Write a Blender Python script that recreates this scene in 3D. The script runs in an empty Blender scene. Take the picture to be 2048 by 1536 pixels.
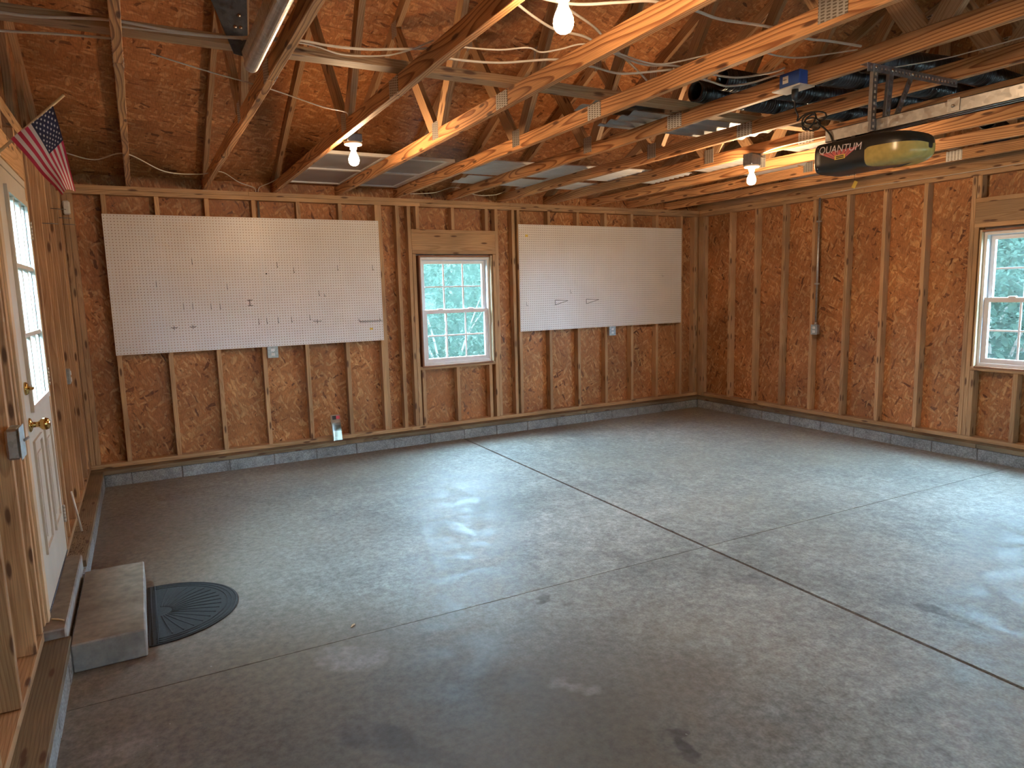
import bpy, bmesh, math, random
from mathutils import Vector, Matrix
random.seed(7)
SC = bpy.context.scene
COL = SC.collection

# ---------------------------------------------------------------- camera, light, exposure
CAM = Vector((0.2042, -6.9393, 1.6192)); YAW, PITCH, ROLL = 0.4946, -0.1353, -0.0256
def _cam_axes():
    f = Vector((math.sin(YAW), math.cos(YAW), 0)); r = Vector((math.cos(YAW), -math.sin(YAW), 0)); u = Vector((0, 0, 1))
    f2 = f*math.cos(PITCH) + u*math.sin(PITCH); u2 = -f*math.sin(PITCH) + u*math.cos(PITCH)
    r3 = r*math.cos(ROLL) + u2*math.sin(ROLL); u3 = -r*math.sin(ROLL) + u2*math.cos(ROLL)
    return r3, u3, f2
_r, _u, _f = _cam_axes()
cd = bpy.data.cameras.new('camera'); cam = bpy.data.objects.new('camera', cd); COL.objects.link(cam)
cd.sensor_fit = 'HORIZONTAL'; cd.sensor_width = 36.0; cd.lens = 36.0*1367.42/2048.0; cd.clip_start = 0.05; cd.clip_end = 200
M = Matrix.Identity(4)
for i in range(3):
    M[i][0] = _r[i]; M[i][1] = _u[i]; M[i][2] = -_f[i]; M[i][3] = CAM[i]
cam.matrix_world = M
SC.camera = cam

SKY_COLOR = (0.50, 0.79, 1.0); SKY_STRENGTH = 85.0
BULB_COLOR = (1.0, 0.66, 0.38); BULB_STRENGTH = 640.0
world = bpy.data.worlds.new('world'); SC.world = world; world.use_nodes = True
_bg = world.node_tree.nodes['Background']; _bg.inputs[0].default_value = (*SKY_COLOR, 1); _bg.inputs[1].default_value = SKY_STRENGTH
SC.view_settings.view_transform = 'Standard'; SC.view_settings.look = 'None'
SC.view_settings.gamma = 1.0; SC.view_settings.use_curve_mapping = False; SC.view_settings.exposure = 0.0
SC.cycles.use_denoising = True
SC.cycles.sample_clamp_indirect = 8.0
SC.cycles.max_bounces = 6; SC.cycles.diffuse_bounces = 4; SC.cycles.glossy_bounces = 3; SC.cycles.transparent_max_bounces = 12
SC.cycles.adaptive_threshold = 0.03; SC.cycles.use_light_tree = False
SC.cycles.caustics_reflective = False; SC.cycles.caustics_refractive = False

# ---------------------------------------------------------------- material helpers
class NT:
    def __init__(s, name):
        s.m = bpy.data.materials.new(name); s.m.use_nodes = True
        s.t = s.m.node_tree; s.t.nodes.clear()
        s.out = s.n('ShaderNodeOutputMaterial')
    def n(s, typ, **kw):
        nd = s.t.nodes.new(typ)
        for k, v in kw.items(): setattr(nd, k, v)
        return nd
    def put(s, sock, v):
        if v is None: return
        if isinstance(v, bpy.types.NodeSocket): s.t.links.new(v, sock)
        else:
            if hasattr(sock.default_value, '__len__') and not isinstance(v, str):
                n = len(sock.default_value)
                v = tuple(v) + (1.0,)*(n-len(v)) if hasattr(v, '__len__') else (v,)*n
            sock.default_value = v
    def math(s, op, a, b=None, c=None, clamp=False):
        nd = s.n('ShaderNodeMath', operation=op); nd.use_clamp = clamp
        for i, v in enumerate((a, b, c)):
            if v is not None: s.put(nd.inputs[i], v)
        return nd.outputs[0]
    def vmath(s, op, a, b=None):
        nd = s.n('ShaderNodeVectorMath', operation=op)
        s.put(nd.inputs[0], a)
        if b is not None: s.put(nd.inputs[1], b)
        return nd.outputs['Value'] if op in ('LENGTH', 'DISTANCE', 'DOT_PRODUCT') else nd.outputs[0]
    def sep(s, v):
        nd = s.n('ShaderNodeSeparateXYZ'); s.put(nd.inputs[0], v); return nd.outputs
    def comb(s, x, y, z):
        nd = s.n('ShaderNodeCombineXYZ')
        for i, v in enumerate((x, y, z)): s.put(nd.inputs[i], v)
        return nd.outputs[0]
    def noise(s, vec, scale, detail=3, rough=0.55, dist=0.0, dim='3D'):
        nd = s.n('ShaderNodeTexNoise'); nd.noise_dimensions = dim; s.put(nd.inputs['Vector'], vec); nd.inputs['Scale'].default_value = scale
        nd.inputs['Detail'].default_value = detail; nd.inputs['Roughness'].default_value = rough; nd.inputs['Distortion'].default_value = dist
        return nd.outputs[0], nd.outputs[1]
    def ramp(s, fac, stops, interp='LINEAR'):
        nd = s.n('ShaderNodeValToRGB'); cr = nd.color_ramp; cr.interpolation = interp
        while len(cr.elements) < len(stops): cr.elements.new(0.5)
        for e, (p, c) in zip(cr.elements, stops):
            e.position = p; e.color = (*c, 1) if hasattr(c, '__len__') else (c, c, c, 1)
        s.put(nd.inputs[0], fac); return nd.outputs[0]
    def mix(s, fac, a, b, mode='MIX'):
        nd = s.n('ShaderNodeMix', data_type='RGBA', blend_type=mode)
        s.put(nd.inputs[0], fac); s.put(nd.inputs[6], a); s.put(nd.inputs[7], b); return nd.outputs[2]
    def mapr(s, v, a, b, c, d):
        nd = s.n('ShaderNodeMapRange'); nd.clamp = True
        for i, x in enumerate((v, a, b, c, d)): s.put(nd.inputs[i], x)
        return nd.outputs[0]
    def obj(s): return s.n('ShaderNodeTexCoord').outputs['Object']
    def pos(s): return s.n('ShaderNodeNewGeometry').outputs['Position']
    def rnd(s): return s.n('ShaderNodeObjectInfo').outputs['Random']
    def bump(s, h, strength=0.3, dist=0.002):
        nd = s.n('ShaderNodeBump'); nd.inputs['Strength'].default_value = strength; nd.inputs['Distance'].default_value = dist
        s.put(nd.inputs['Height'], h); return nd.outputs[0]
    def bsdf(s, color, rough=0.6, metal=0.0, normal=None, spec=0.5, **kw):
        b = s.n('ShaderNodeBsdfPrincipled')
        s.put(b.inputs['Base Color'], color); s.put(b.inputs['Roughness'], rough); s.put(b.inputs['Metallic'], metal)
        s.put(b.inputs['Specular IOR Level'], spec)
        if normal is not None: s.put(b.inputs['Normal'], normal)
        for k, v in kw.items(): s.put(b.inputs[k], v)
        return b.outputs[0]
    def done(s, sh):
        s.t.links.new(sh, s.out.inputs[0]); return s.m

def plain(name, color, rough=0.5, metal=0.0, var=0.08, scale=18.0, spec=0.5):
    t = NT(name); f, _ = t.noise(t.obj(), scale, 1)
    k = t.mapr(f, 0.3, 0.7, 1.0-var, 1.0+var)
    c = t.vmath('MULTIPLY', tuple(color), t.comb(k, k, k))
    return t.done(t.bsdf(c, rough, metal, spec=spec))

def wood(name, early, late, ring=0.011, contrast=1.0, fine=0.16, dirt=0.25, knots=True, rough=0.62):
    """sawn lumber, grain along the board's own x axis"""
    t = NT(name); o = t.obj(); r = t.rnd()
    off = t.comb(t.math('MULTIPLY', r, 37.0), t.math('MULTIPLY', t.math('FRACT', t.math('MULTIPLY', r, 91.7)), 3.0), t.math('MULTIPLY', t.math('FRACT', t.math('MULTIPLY', r, 17.3)), 5.0))
    p = t.vmath('ADD', o, off)
    x, y, z = t.sep(o)
    px = t.math('ADD', x, t.math('MULTIPLY', r, 37.0))
    w1, w1c = t.noise(t.comb(t.math('MULTIPLY', px, 0.9), r, 0.0), 1.0, 1, dim='2D')
    wx, wy, wz = t.sep(t.vmath('SUBTRACT', w1c, (0.5, 0.5, 0.5)))
    w2, w2c = t.noise(t.vmath('MULTIPLY', p, (5.0, 14.0, 14.0)), 1.0, 1)
    sx, sy, sz = t.sep(t.vmath('SUBTRACT', w2c, (0.5, 0.5, 0.5)))
    oy = t.math('MULTIPLY', t.math('SUBTRACT', t.math('FRACT', t.math('MULTIPLY', r, 53.1)), 0.5), 0.11)
    oz = t.math('ADD', 0.025, t.math('MULTIPLY', t.math('FRACT', t.math('MULTIPLY', r, 29.9)), 0.06))
    yy = t.math('ADD', t.math('ADD', y, oy), t.math('ADD', t.math('MULTIPLY', wy, 0.11), t.math('MULTIPLY', sy, 0.006)))
    zz = t.math('ADD', t.math('ADD', z, oz), t.math('ADD', t.math('MULTIPLY', wz, 0.10), t.math('MULTIPLY', sz, 0.006)))
    rr = t.math('SQRT', t.math('ADD', t.math('MULTIPLY', yy, yy), t.math('MULTIPLY', zz, zz)))
    fr = t.math('FRACT', t.math('DIVIDE', rr, ring))
    band = t.ramp(fr, [(0.0, 0.0), (0.5, 0.12), (0.86, 1.0), (0.93, 0.9), (1.0, 0.0)])
    g, _ = t.noise(t.vmath('MULTIPLY', p, (6.0, 260.0, 260.0)), 1.0, 0)
    big, _ = t.noise(p, 2.3, 1)
    fac = t.math('MULTIPLY', band, contrast, clamp=True)
    c = t.mix(fac, early, late)
    k = t.math('MULTIPLY', t.mapr(g, 0.25, 0.75, 1.0-fine, 1.0+fine), t.mapr(big, 0.3, 0.72, 1.0-dirt, 1.0+dirt*0.4))
    k = t.math('MULTIPLY', k, t.mapr(t.math('FRACT', t.math('MULTIPLY', r, 7.77)), 0.0, 1.0, 0.80, 1.12))
    c = t.vmath('MULTIPLY', c, t.comb(k, k, k))
    if knots:
        v = t.n('ShaderNodeTexVoronoi', voronoi_dimensions='2D'); v.inputs['Scale'].default_value = 1.0
        t.put(v.inputs['Vector'], t.comb(t.math('MULTIPLY', px, 2.2), t.math('ADD', t.math('MULTIPLY', t.math('ADD', y, z), 9.0), t.math('MULTIPLY', r, 77.0)), 0.0))
        v.inputs['Randomness'].default_value = 1.0
        kn = t.mapr(v.outputs['Distance'], 0.055, 0.105, 1.0, 0.0)
        c = t.mix(t.math('MULTIPLY', kn, 0.85), c, (0.085, 0.032, 0.016))
    return t.done(t.bsdf(c, rough, spec=0.3))

def osb(name, dark, mid, light, angles, length=0.115, width=0.026, marks=True):
    """pressed strand board in the panel's own xy plane"""
    t = NT(name); o = t.obj(); r = t.rnd()
    x, y, z = t.sep(o)
    base = t.comb(t.math('ADD', x, t.math('MULTIPLY', r, 53.0)), t.math('ADD', y, t.math('MULTIPLY', r, 31.0)), 0.0)
    _, nc = t.noise(base, 16.0, 1, dim='2D')
    warp = t.vmath('MULTIPLY', t.vmath('SUBTRACT', nc, (0.5, 0.5, 0.5)), (0.022, 0.022, 0.0))
    pw = t.vmath('ADD', base, warp)
    val = None; edge = None
    for i, (a, sc) in enumerate(angles):
        rot = t.n('ShaderNodeVectorRotate', rotation_type='Z_AXIS'); t.put(rot.inputs['Vector'], pw); rot.inputs['Angle'].default_value = math.radians(a)
        sv = t.vmath('MULTIPLY', t.vmath('ADD', rot.outputs[0], (3.1*i, 7.7*i, 0)), (1.0/(length*sc), 1.0/(width*sc), 1.0))
        v = t.n('ShaderNodeTexVoronoi', voronoi_dimensions='2D'); t.put(v.inputs['Vector'], sv); v.inputs['Scale'].default_value = 1.0
        cr, cg, cb = t.sep(v.outputs['Color'])
        e = t.mapr(v.outputs['Distance'], 0.25, 0.75, 0.0, 1.0)
        if val is None: val, edge = cr, e
        else:
            sel = t.math('GREATER_THAN', cg, 0.62)
            nd = t.n('ShaderNodeMix', data_type='FLOAT'); t.put(nd.inputs[0], sel); t.put(nd.inputs[2], val); t.put(nd.inputs[3], cr); val = nd.outputs[0]
            nd = t.n('ShaderNodeMix', data_type='FLOAT'); t.put(nd.inputs[0], sel); t.put(nd.inputs[2], edge); t.put(nd.inputs[3], e); edge = nd.outputs[0]
    c = t.ramp(val, [(0.0, dark), (0.07, mid), (0.60, mid), (1.0, light)])
    fib, _ = t.noise(t.vmath('MULTIPLY', base, (120.0, 25.0, 1.0)), 1.0, 0, dim='2D')
    big, _ = t.noise(base, 1.6, 1, dim='2D')
    k = t.math('MULTIPLY', t.mapr(fib, 0.25, 0.75, 0.86, 1.12), t.mapr(big, 0.3, 0.7, 0.78, 1.14))
    k = t.math('MULTIPLY', k, t.mapr(edge, 0.0, 1.0, 1.05, 0.80))
    c = t.vmath('MULTIPLY', c, t.comb(k, k, k))
    sp, _ = t.noise(base, 11.0, 2, 0.65, dim='2D')
    c = t.mix(t.mapr(sp, 0.69, 0.74, 0.0, 0.7), c, dark)
    if marks:      # the mill's printed nailing marks down the sheet
        band = t.math('MULTIPLY', t.math('GREATER_THAN', x, 0.045), t.math('LESS_THAN', x, 0.085))
        st, _ = t.noise(t.comb(t.math('MULTIPLY', r, 90.0), t.math('MULTIPLY', y, 34.0), t.math('MULTIPLY', x, 40.0)), 1.0, 0)
        line = t.math('LESS_THAN', t.math('ABSOLUTE', t.math('SUBTRACT', st, 0.5)), 0.022)
        c = t.mix(t.math('MULTIPLY', t.math('MULTIPLY', band, line), 0.75), c, (0.045, 0.02, 0.012))
    return t.done(t.bsdf(c, 0.55, spec=0.35))

def concrete(name, base, rough=0.55, stains_and_shade=None, scale=1.0, grain=0.1):
    t = NT(name); p = t.pos(); dm = '2D' if stains_and_shade else '3D'
    a, _ = t.noise(p, 1.1*scale, 4, 0.62, dim=dm); b, _ = t.noise(p, 7.0*scale, 3, 0.62, dim=dm); d, _ = t.noise(p, 90.0, 0, dim=dm)
    k = t.math('MULTIPLY', t.mapr(a, 0.3, 0.7, 0.70, 1.18), t.math('MULTIPLY', t.mapr(b, 0.3, 0.7, 0.78, 1.16), t.mapr(d, 0.3, 0.7, 1.0-grain, 1.0+grain)))
    c = t.vmath('MULTIPLY', tuple(base), t.comb(k, k, k))
    ro = t.mapr(b, 0.3, 0.7, rough-0.1, rough+0.12)
    if stains_and_shade:
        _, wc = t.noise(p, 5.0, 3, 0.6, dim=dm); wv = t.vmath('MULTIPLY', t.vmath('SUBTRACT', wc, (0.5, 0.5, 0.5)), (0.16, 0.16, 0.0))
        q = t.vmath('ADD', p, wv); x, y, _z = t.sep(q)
        for (sx, sy, rx, ry, ang, col, st, soft) in stains_and_shade:
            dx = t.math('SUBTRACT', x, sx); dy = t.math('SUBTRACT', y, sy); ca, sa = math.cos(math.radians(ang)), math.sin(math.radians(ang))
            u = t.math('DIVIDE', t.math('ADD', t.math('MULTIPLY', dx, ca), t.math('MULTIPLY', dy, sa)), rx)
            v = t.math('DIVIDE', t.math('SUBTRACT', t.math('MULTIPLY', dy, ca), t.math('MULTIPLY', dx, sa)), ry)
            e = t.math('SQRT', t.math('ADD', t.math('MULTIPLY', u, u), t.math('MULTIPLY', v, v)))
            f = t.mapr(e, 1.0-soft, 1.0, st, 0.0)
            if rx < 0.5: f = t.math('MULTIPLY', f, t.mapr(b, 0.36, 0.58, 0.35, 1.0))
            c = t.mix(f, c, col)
        mo, _ = t.noise(p, 26.0, 4, 0.7, dim='2D')           # worn, pitted surface
        mk = t.mapr(mo, 0.30, 0.70, 0.70, 1.24); c = t.vmath('MULTIPLY', c, t.comb(mk, mk, mk))
        # brown film and small drips
        bf, _ = t.noise(p, 0.55, 3, 0.6, dim=dm)
        c = t.mix(t.mapr(bf, 0.42, 0.66, 0.0, 0.45), c, (0.185, 0.15, 0.105))
        sp, _ = t.noise(t.vmath('MULTIPLY', p, (1.0, 1.0, 0.0)), 9.0, 2, dim=dm)
        c = t.mix(t.mapr(sp, 0.80, 0.83, 0.0, 0.45), c, (0.10, 0.095, 0.09))
        wp, _ = t.noise(t.vmath('MULTIPLY', p, (1.6, 1.0, 0.0)), 17.0, 1, dim=dm)
        c = t.mix(t.mapr(wp, 0.86, 0.88, 0.0, 0.4), c, (0.5, 0.49, 0.47))
    return t.done(t.bsdf(c, ro, spec=0.22))

def glass_mat(name, tint=(0.95, 0.98, 1.0), haze=0.002, gloss=0.05):
    t = NT(name)
    tr = t.n('ShaderNodeBsdfTransparent'); tr.inputs[0].default_value = (*tint, 1)
    gl = t.n('ShaderNodeBsdfGlossy'); gl.inputs['Roughness'].default_value = 0.04
    tl = t.n('ShaderNodeBsdfTranslucent'); tl.inputs[0].default_value = (0.85, 0.92, 0.95, 1)
    dn, _ = t.noise(t.pos(), 6.0, 2, 0.65)
    m1 = t.n('ShaderNodeMixShader'); m1.inputs[0].default_value = gloss; t.t.links.new(tr.outputs[0], m1.inputs[1]); t.t.links.new(gl.outputs[0], m1.inputs[2])
    m2 = t.n('ShaderNodeMixShader'); t.put(m2.inputs[0], t.mapr(dn, 0.3, 0.75, haze*0.4, haze*2.0)); t.t.links.new(m1.outputs[0], m2.inputs[1]); t.t.links.new(tl.outputs[0], m2.inputs[2])
    return t.done(m2.outputs[0])

def galvanised(name, base=(0.55, 0.56, 0.56), rough=0.38):
    t = NT(name); v = t.n('ShaderNodeTexVoronoi'); v.inputs['Scale'].default_value = 60.0; t.put(v.inputs['Vector'], t.obj())
    r, g, b = t.sep(v.outputs['Color']); k = t.mapr(r, 0, 1, 0.85, 1.1)
    return t.done(t.bsdf(t.vmath('MULTIPLY', tuple(base), t.comb(k, k, k)), t.mapr(g, 0, 1, rough-0.08, rough+0.14), 0.9))

def nailplate(name):
    t = NT(name); x, y, z = t.sep(t.obj())
    fx = t.math('FRACT', t.math('MULTIPLY', x, 38.0)); fy = t.math('FRACT', t.math('ADD', t.math('MULTIPLY', y, 85.0), t.math('MULTIPLY', t.math('FLOOR', t.math('MULTIPLY', x, 38.0)), 0.5)))
    hole = t.math('MULTIPLY', t.math('GREATER_THAN', fx, 0.35), t.math('GREATER_THAN', fy, 0.45))
    c = t.mix(hole, (0.56, 0.55, 0.52), (0.16, 0.13, 0.10))
    return t.done(t.bsdf(c, 0.45, t.mapr(hole, 0, 1, 0.75, 0.1), normal=t.bump(hole, 0.6, 0.002)))

MAT = {}
MAT['stud'] = wood('pine_stud', (0.58, 0.345, 0.175), (0.39, 0.20, 0.085), 0.012, 0.65)
MAT['chord'] = wood('pine_chord', (0.76, 0.38, 0.155), (0.30, 0.105, 0.035), 0.013, 1.0)
MAT['web'] = wood('pine_web', (0.52, 0.31, 0.16), (0.33, 0.155, 0.065), 0.012, 0.7)
MAT['treated'] = wood('treated_lumber', (0.26, 0.185, 0.105), (0.165, 0.105, 0.055), 0.012, 0.7, dirt=0.4)
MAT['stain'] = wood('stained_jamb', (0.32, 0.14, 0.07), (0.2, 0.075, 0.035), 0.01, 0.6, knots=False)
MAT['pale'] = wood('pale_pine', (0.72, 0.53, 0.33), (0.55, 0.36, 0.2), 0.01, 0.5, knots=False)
MAT['osb'] = osb('strand_board_wall', (0.12, 0.038, 0.012), (0.41, 0.157, 0.050), (0.58, 0.30, 0.12), [(78, 1.3), (35, 1.0), (118, 1.0), (155, 0.9), (66, 0.65)])
MAT['osbroof'] = osb('strand_board_roof', (0.12, 0.037, 0.012), (0.40, 0.148, 0.047), (0.58, 0.28, 0.11), [(8, 1.3), (40, 1.0), (-35, 1.0), (75, 0.9), (-12, 0.7)], marks=False)
STAINS_AND_SHADE = [  # x, y, rx, ry, angle, colour, strength, softness
    (1.05, -4.80, 1.75, 1.05, 150, (0.100, 0.087, 0.072), 0.95, 0.6),  # foreground grime, painted darker to hold down the light under the near bulb
    (0.55, -3.95, 1.15, 0.75, 0, (0.135, 0.100, 0.068), 0.82, 0.8),
    (0.15, -2.2, 1.25, 2.6, 0, (0.14, 0.09, 0.056), 0.9, 0.8),
    (1.35, -2.55, 0.8, 0.8, 20, (0.20, 0.165, 0.14), 0.5, 0.9),
    (3.3, -0.15, 4.4, 0.42, 0, (0.165, 0.118, 0.088), 0.75, 0.8),  # dirt along the back wall, with the shade there painted in
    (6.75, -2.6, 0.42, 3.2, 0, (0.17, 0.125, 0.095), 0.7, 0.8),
    (0.88, -4.70, 0.20, 0.10, 130, (0.055, 0.053, 0.054), 0.95, 0.35),
    (0.80, -4.58, 0.09, 0.10, 30, (0.058, 0.056, 0.056), 0.9, 0.35),
    (0.97, -4.86, 0.16, 0.06, 140, (0.06, 0.057, 0.056), 0.85, 0.4),
    (1.774, -5.25, 0.032, 0.095, 0, (0.05, 0.049, 0.049), 0.97, 0.3),
    (1.81, -5.18, 0.045, 0.03, 0, (0.05, 0.049, 0.049), 0.95, 0.3),
    (2.10, -4.93, 0.30, 0.22, 20, (0.15, 0.115, 0.09), 0.6, 0.8),
    (3.05, -4.385, 0.12, 0.065, 130, (0.17, 0.17, 0.17), 0.8, 0.3),
    (3.525, -5.10, 0.05, 0.13, 0, (0.15, 0.15, 0.145), 0.8, 0.35),
    (3.545, -5.24, 0.03, 0.07, 20, (0.15, 0.15, 0.145), 0.7, 0.4),
    (1.943, -3.99, 0.055, 0.035, 20, (0.09, 0.085, 0.08), 0.85, 0.4),
    (2.03, -4.09, 0.035, 0.025, 0, (0.11, 0.105, 0.10), 0.7, 0.5),
    (0.90, -4.03, 0.20, 0.13, 145, (0.29, 0.255, 0.235), 0.8, 0.25),
    (1.67, -4.765, 0.08, 0.045, 120, (0.40, 0.385, 0.37), 0.65, 0.6),
    (1.62, -4.70, 0.05, 0.05, 0, (0.36, 0.345, 0.33), 0.5, 0.6),
    (0.03, -4.21, 0.16, 0.12, 40, (0.33, 0.305, 0.29), 0.6, 0.7),
]
MAT['floor'] = concrete('concrete_floor', (0.375, 0.378, 0.348), 0.56, STAINS_AND_SHADE)
def dirty_step():
    t = NT('concrete_step'); p = t.pos(); a, _ = t.noise(p, 4.0, 3, 0.62); b, _ = t.noise(p, 22.0, 3, 0.6)
    k = t.math('MULTIPLY', t.mapr(a, 0.3, 0.7, 0.75, 1.15), t.mapr(b, 0.3, 0.7, 0.8, 1.15))
    nz = t.sep(t.n('ShaderNodeNewGeometry').outputs['True Normal'])[2]
    film = t.math('MULTIPLY', t.mapr(nz, 0.5, 0.95, 0.0, 1.0), t.mapr(a, 0.25, 0.6, 1.0, 0.9))
    c = t.mix(film, (0.38, 0.375, 0.37), (0.20, 0.142, 0.09))      # trodden-in soil on the upper faces
    return t.done(t.bsdf(t.vmath('MULTIPLY', c, t.comb(k, k, k)), 0.85, spec=0.3))
MAT['step'] = dirty_step()
MAT['block'] = concrete('concrete_block', (0.29, 0.30, 0.305), 0.85, None, 2.5, 0.22)
MAT['mortar'] = concrete('mortar', (0.2, 0.2, 0.195), 0.9, None, 3.0, 0.2)
MAT['strip'] = concrete('joint_strip', (0.12, 0.085, 0.062), 0.9, None, 6.0, 0.3)
MAT['vinyl'] = plain('white_vinyl', (0.82, 0.82, 0.84), 0.35, var=0.03)
MAT['glass'] = glass_mat('window_glass')
def frosted_fill():
    t = NT('frosted_fill_glass'); a = t.n('ShaderNodeBsdfTranslucent'); a.inputs[0].default_value = (0.95, 0.95, 0.92, 1); b = t.n('ShaderNodeBsdfDiffuse'); b.inputs[0].default_value = (0.7, 0.7, 0.7, 1)
    m = t.n('ShaderNodeMixShader'); m.inputs[0].default_value = 0.08; t.t.links.new(a.outputs[0], m.inputs[1]); t.t.links.new(b.outputs[0], m.inputs[2]); return t.done(m.outputs[0])
MAT['frosted_fill'] = frosted_fill()  # for the unseen door panes, frosted to add soft daylight fill
MAT['peg'] = plain('white_pegboard', (0.90, 0.87, 0.85), 0.33, var=0.03, scale=3.0)
MAT['core'] = plain('hardboard_core', (0.06, 0.035, 0.022), 0.9)
MAT['steel'] = plain('steel_wire', (0.20, 0.19, 0.18), 0.4, 0.6)
MAT['cable'] = plain('white_cable', (0.74, 0.68, 0.60), 0.5, var=0.05)
MAT['galv'] = galvanised('galvanised_steel')
MAT['angle'] = galvanised('slotted_angle_steel', (0.30, 0.31, 0.34), 0.42)
MAT['darksteel'] = galvanised('dark_steel', (0.13, 0.15, 0.18), 0.45)
MAT['zinc'] = plain('zinc_bolt', (0.75, 0.76, 0.78), 0.25, 1.0)
MAT['plate'] = nailplate('nail_plate')
MAT['blackplastic'] = plain('black_plastic', (0.022, 0.020, 0.017), 0.32, var=0.1)
MAT['blackrubber'] = plain('black_pipe', (0.012, 0.012, 0.013), 0.33, var=0.1)
MAT['cord'] = plain('black_cord', (0.018, 0.017, 0.016), 0.5)
MAT['matrubber'] = plain('mat_rubber', (0.022, 0.021, 0.020), 0.75, var=0.2, scale=60)
MAT['blue'] = plain('blue_box', (0.03, 0.10, 0.36), 0.4)
MAT['white'] = plain('white_plastic', (0.80, 0.79, 0.77), 0.4, var=0.03)
MAT['porcelain'] = plain('porcelain', (0.88, 0.86, 0.82), 0.2, var=0.02)
MAT['paper'] = plain('paper_label', (0.80, 0.79, 0.75), 0.7, var=0.04)
MAT['ink'] = plain('black_ink', (0.02, 0.02, 0.02), 0.6)
MAT['red'] = plain('red_print', (0.62, 0.05, 0.06), 0.4)
MAT['pinkred'] = plain('red_fan_print', (0.70, 0.16, 0.15), 0.4)
MAT['lilac'] = plain('pale_letter_print', (0.82, 0.74, 0.76), 0.4)
MAT['yellow'] = plain('yellow_label', (0.85, 0.62, 0.10), 0.5)
MAT['brass'] = plain('brass', (0.62, 0.43, 0.16), 0.16, 1.0, var=0.06)
MAT['door'] = plain('cream_door_paint', (0.66, 0.60, 0.51), 0.42, var=0.05, scale=6)
MAT['hinge'] = plain('brushed_hinge', (0.55, 0.52, 0.46), 0.35, 0.8)
MAT['boxgrey'] = galvanised('handy_box_steel', (0.46, 0.50, 0.50), 0.45)
MAT['corr'] = plain('white_sheet_metal', (0.74, 0.75, 0.76), 0.35, var=0.06, scale=5)
MAT['greysheet'] = plain('grey_sheet_metal', (0.36, 0.40, 0.42), 0.32, 0.35, var=0.08, scale=4)
MAT['alu'] = plain('storm_frame_aluminium', (0.66, 0.65, 0.63), 0.35, 0.4, var=0.04)
MAT['film'] = plain('dusty_storm_glass', (0.27, 0.25, 0.25), 0.3, var=0.15, scale=4)
MAT['clear'] = glass_mat('clear_blister', (0.9, 0.92, 0.9), 0.05, 0.22)
MAT['flagred'] = plain('flag_red', (0.42, 0.018, 0.045), 0.85, var=0.06)
MAT['flagwhite'] = plain('flag_white', (0.72, 0.66, 0.62), 0.85, var=0.04)
MAT['flagblue'] = plain('flag_blue', (0.018, 0.018, 0.045), 0.85, var=0.08)
MAT['stick'] = plain('flag_stick', (0.50, 0.36, 0.20), 0.5)
MAT['hinge2'] = MAT['hinge']
MAT['felt'] = plain('roof_felt', (0.03, 0.03, 0.03), 0.95)
MAT['siding'] = plain('outside_siding', (0.6, 0.6, 0.58), 0.7)
MAT['bark'] = plain('bark', (0.06, 0.05, 0.04), 0.9, var=0.3)
MAT['garagedoor'] = plain('garage_door_steel', (0.62, 0.62, 0.60), 0.5, var=0.03)
MAT['foil'] = plain('packed_metal_hooks', (0.62, 0.64, 0.60), 0.22, 0.9, var=0.3, scale=160)
MAT['card'] = plain('pack_card', (0.30, 0.20, 0.13), 0.5)
MAT['greenband'] = plain('pack_dark_band', (0.018, 0.025, 0.018), 0.4)
MAT['straw2'] = plain('dirt_crumb', (0.12, 0.075, 0.045), 0.9, var=0.4, scale=200)
MAT['straw'] = plain('dry_straw', (0.62, 0.47, 0.28), 0.7)

def leafmat(name, c1, c2, trans=0.45):
    t = NT(name); n, _ = t.noise(t.pos(), 9.0, 2)
    c = t.mix(n, c1, c2)
    d = t.n('ShaderNodeBsdfDiffuse'); t.put(d.inputs[0], c); l = t.n('ShaderNodeBsdfTranslucent'); t.put(l.inputs[0], c)
    m = t.n('ShaderNodeMixShader'); m.inputs[0].default_value = trans; t.t.links.new(d.outputs[0], m.inputs[1]); t.t.links.new(l.outputs[0], m.inputs[2])
    return t.done(m.outputs[0])
MAT['leaf'] = leafmat('leaf', (0.012, 0.024, 0.019), (0.045, 0.062, 0.046))
MAT['leafpale'] = leafmat('pale_leaf', (0.026, 0.034, 0.028), (0.105, 0.112, 0.085))
MAT['grass'] = leafmat('grass', (0.02, 0.032, 0.015), (0.045, 0.055, 0.03), 0.1)

def bulbmat(name='lit_bulb', k=1.0):
    t = NT(name); e = t.n('ShaderNodeEmission'); e.inputs[0].default_value = (*BULB_COLOR, 1); e.inputs[1].default_value = BULB_STRENGTH*k
    return t.done(e.outputs[0])
MAT['bulb'] = bulbmat(); MAT['bulblo'] = bulbmat('lit_bulb_soft', 0.65); MAT['bulbhi'] = bulbmat('lit_bulb_bright', 2.0)

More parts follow.
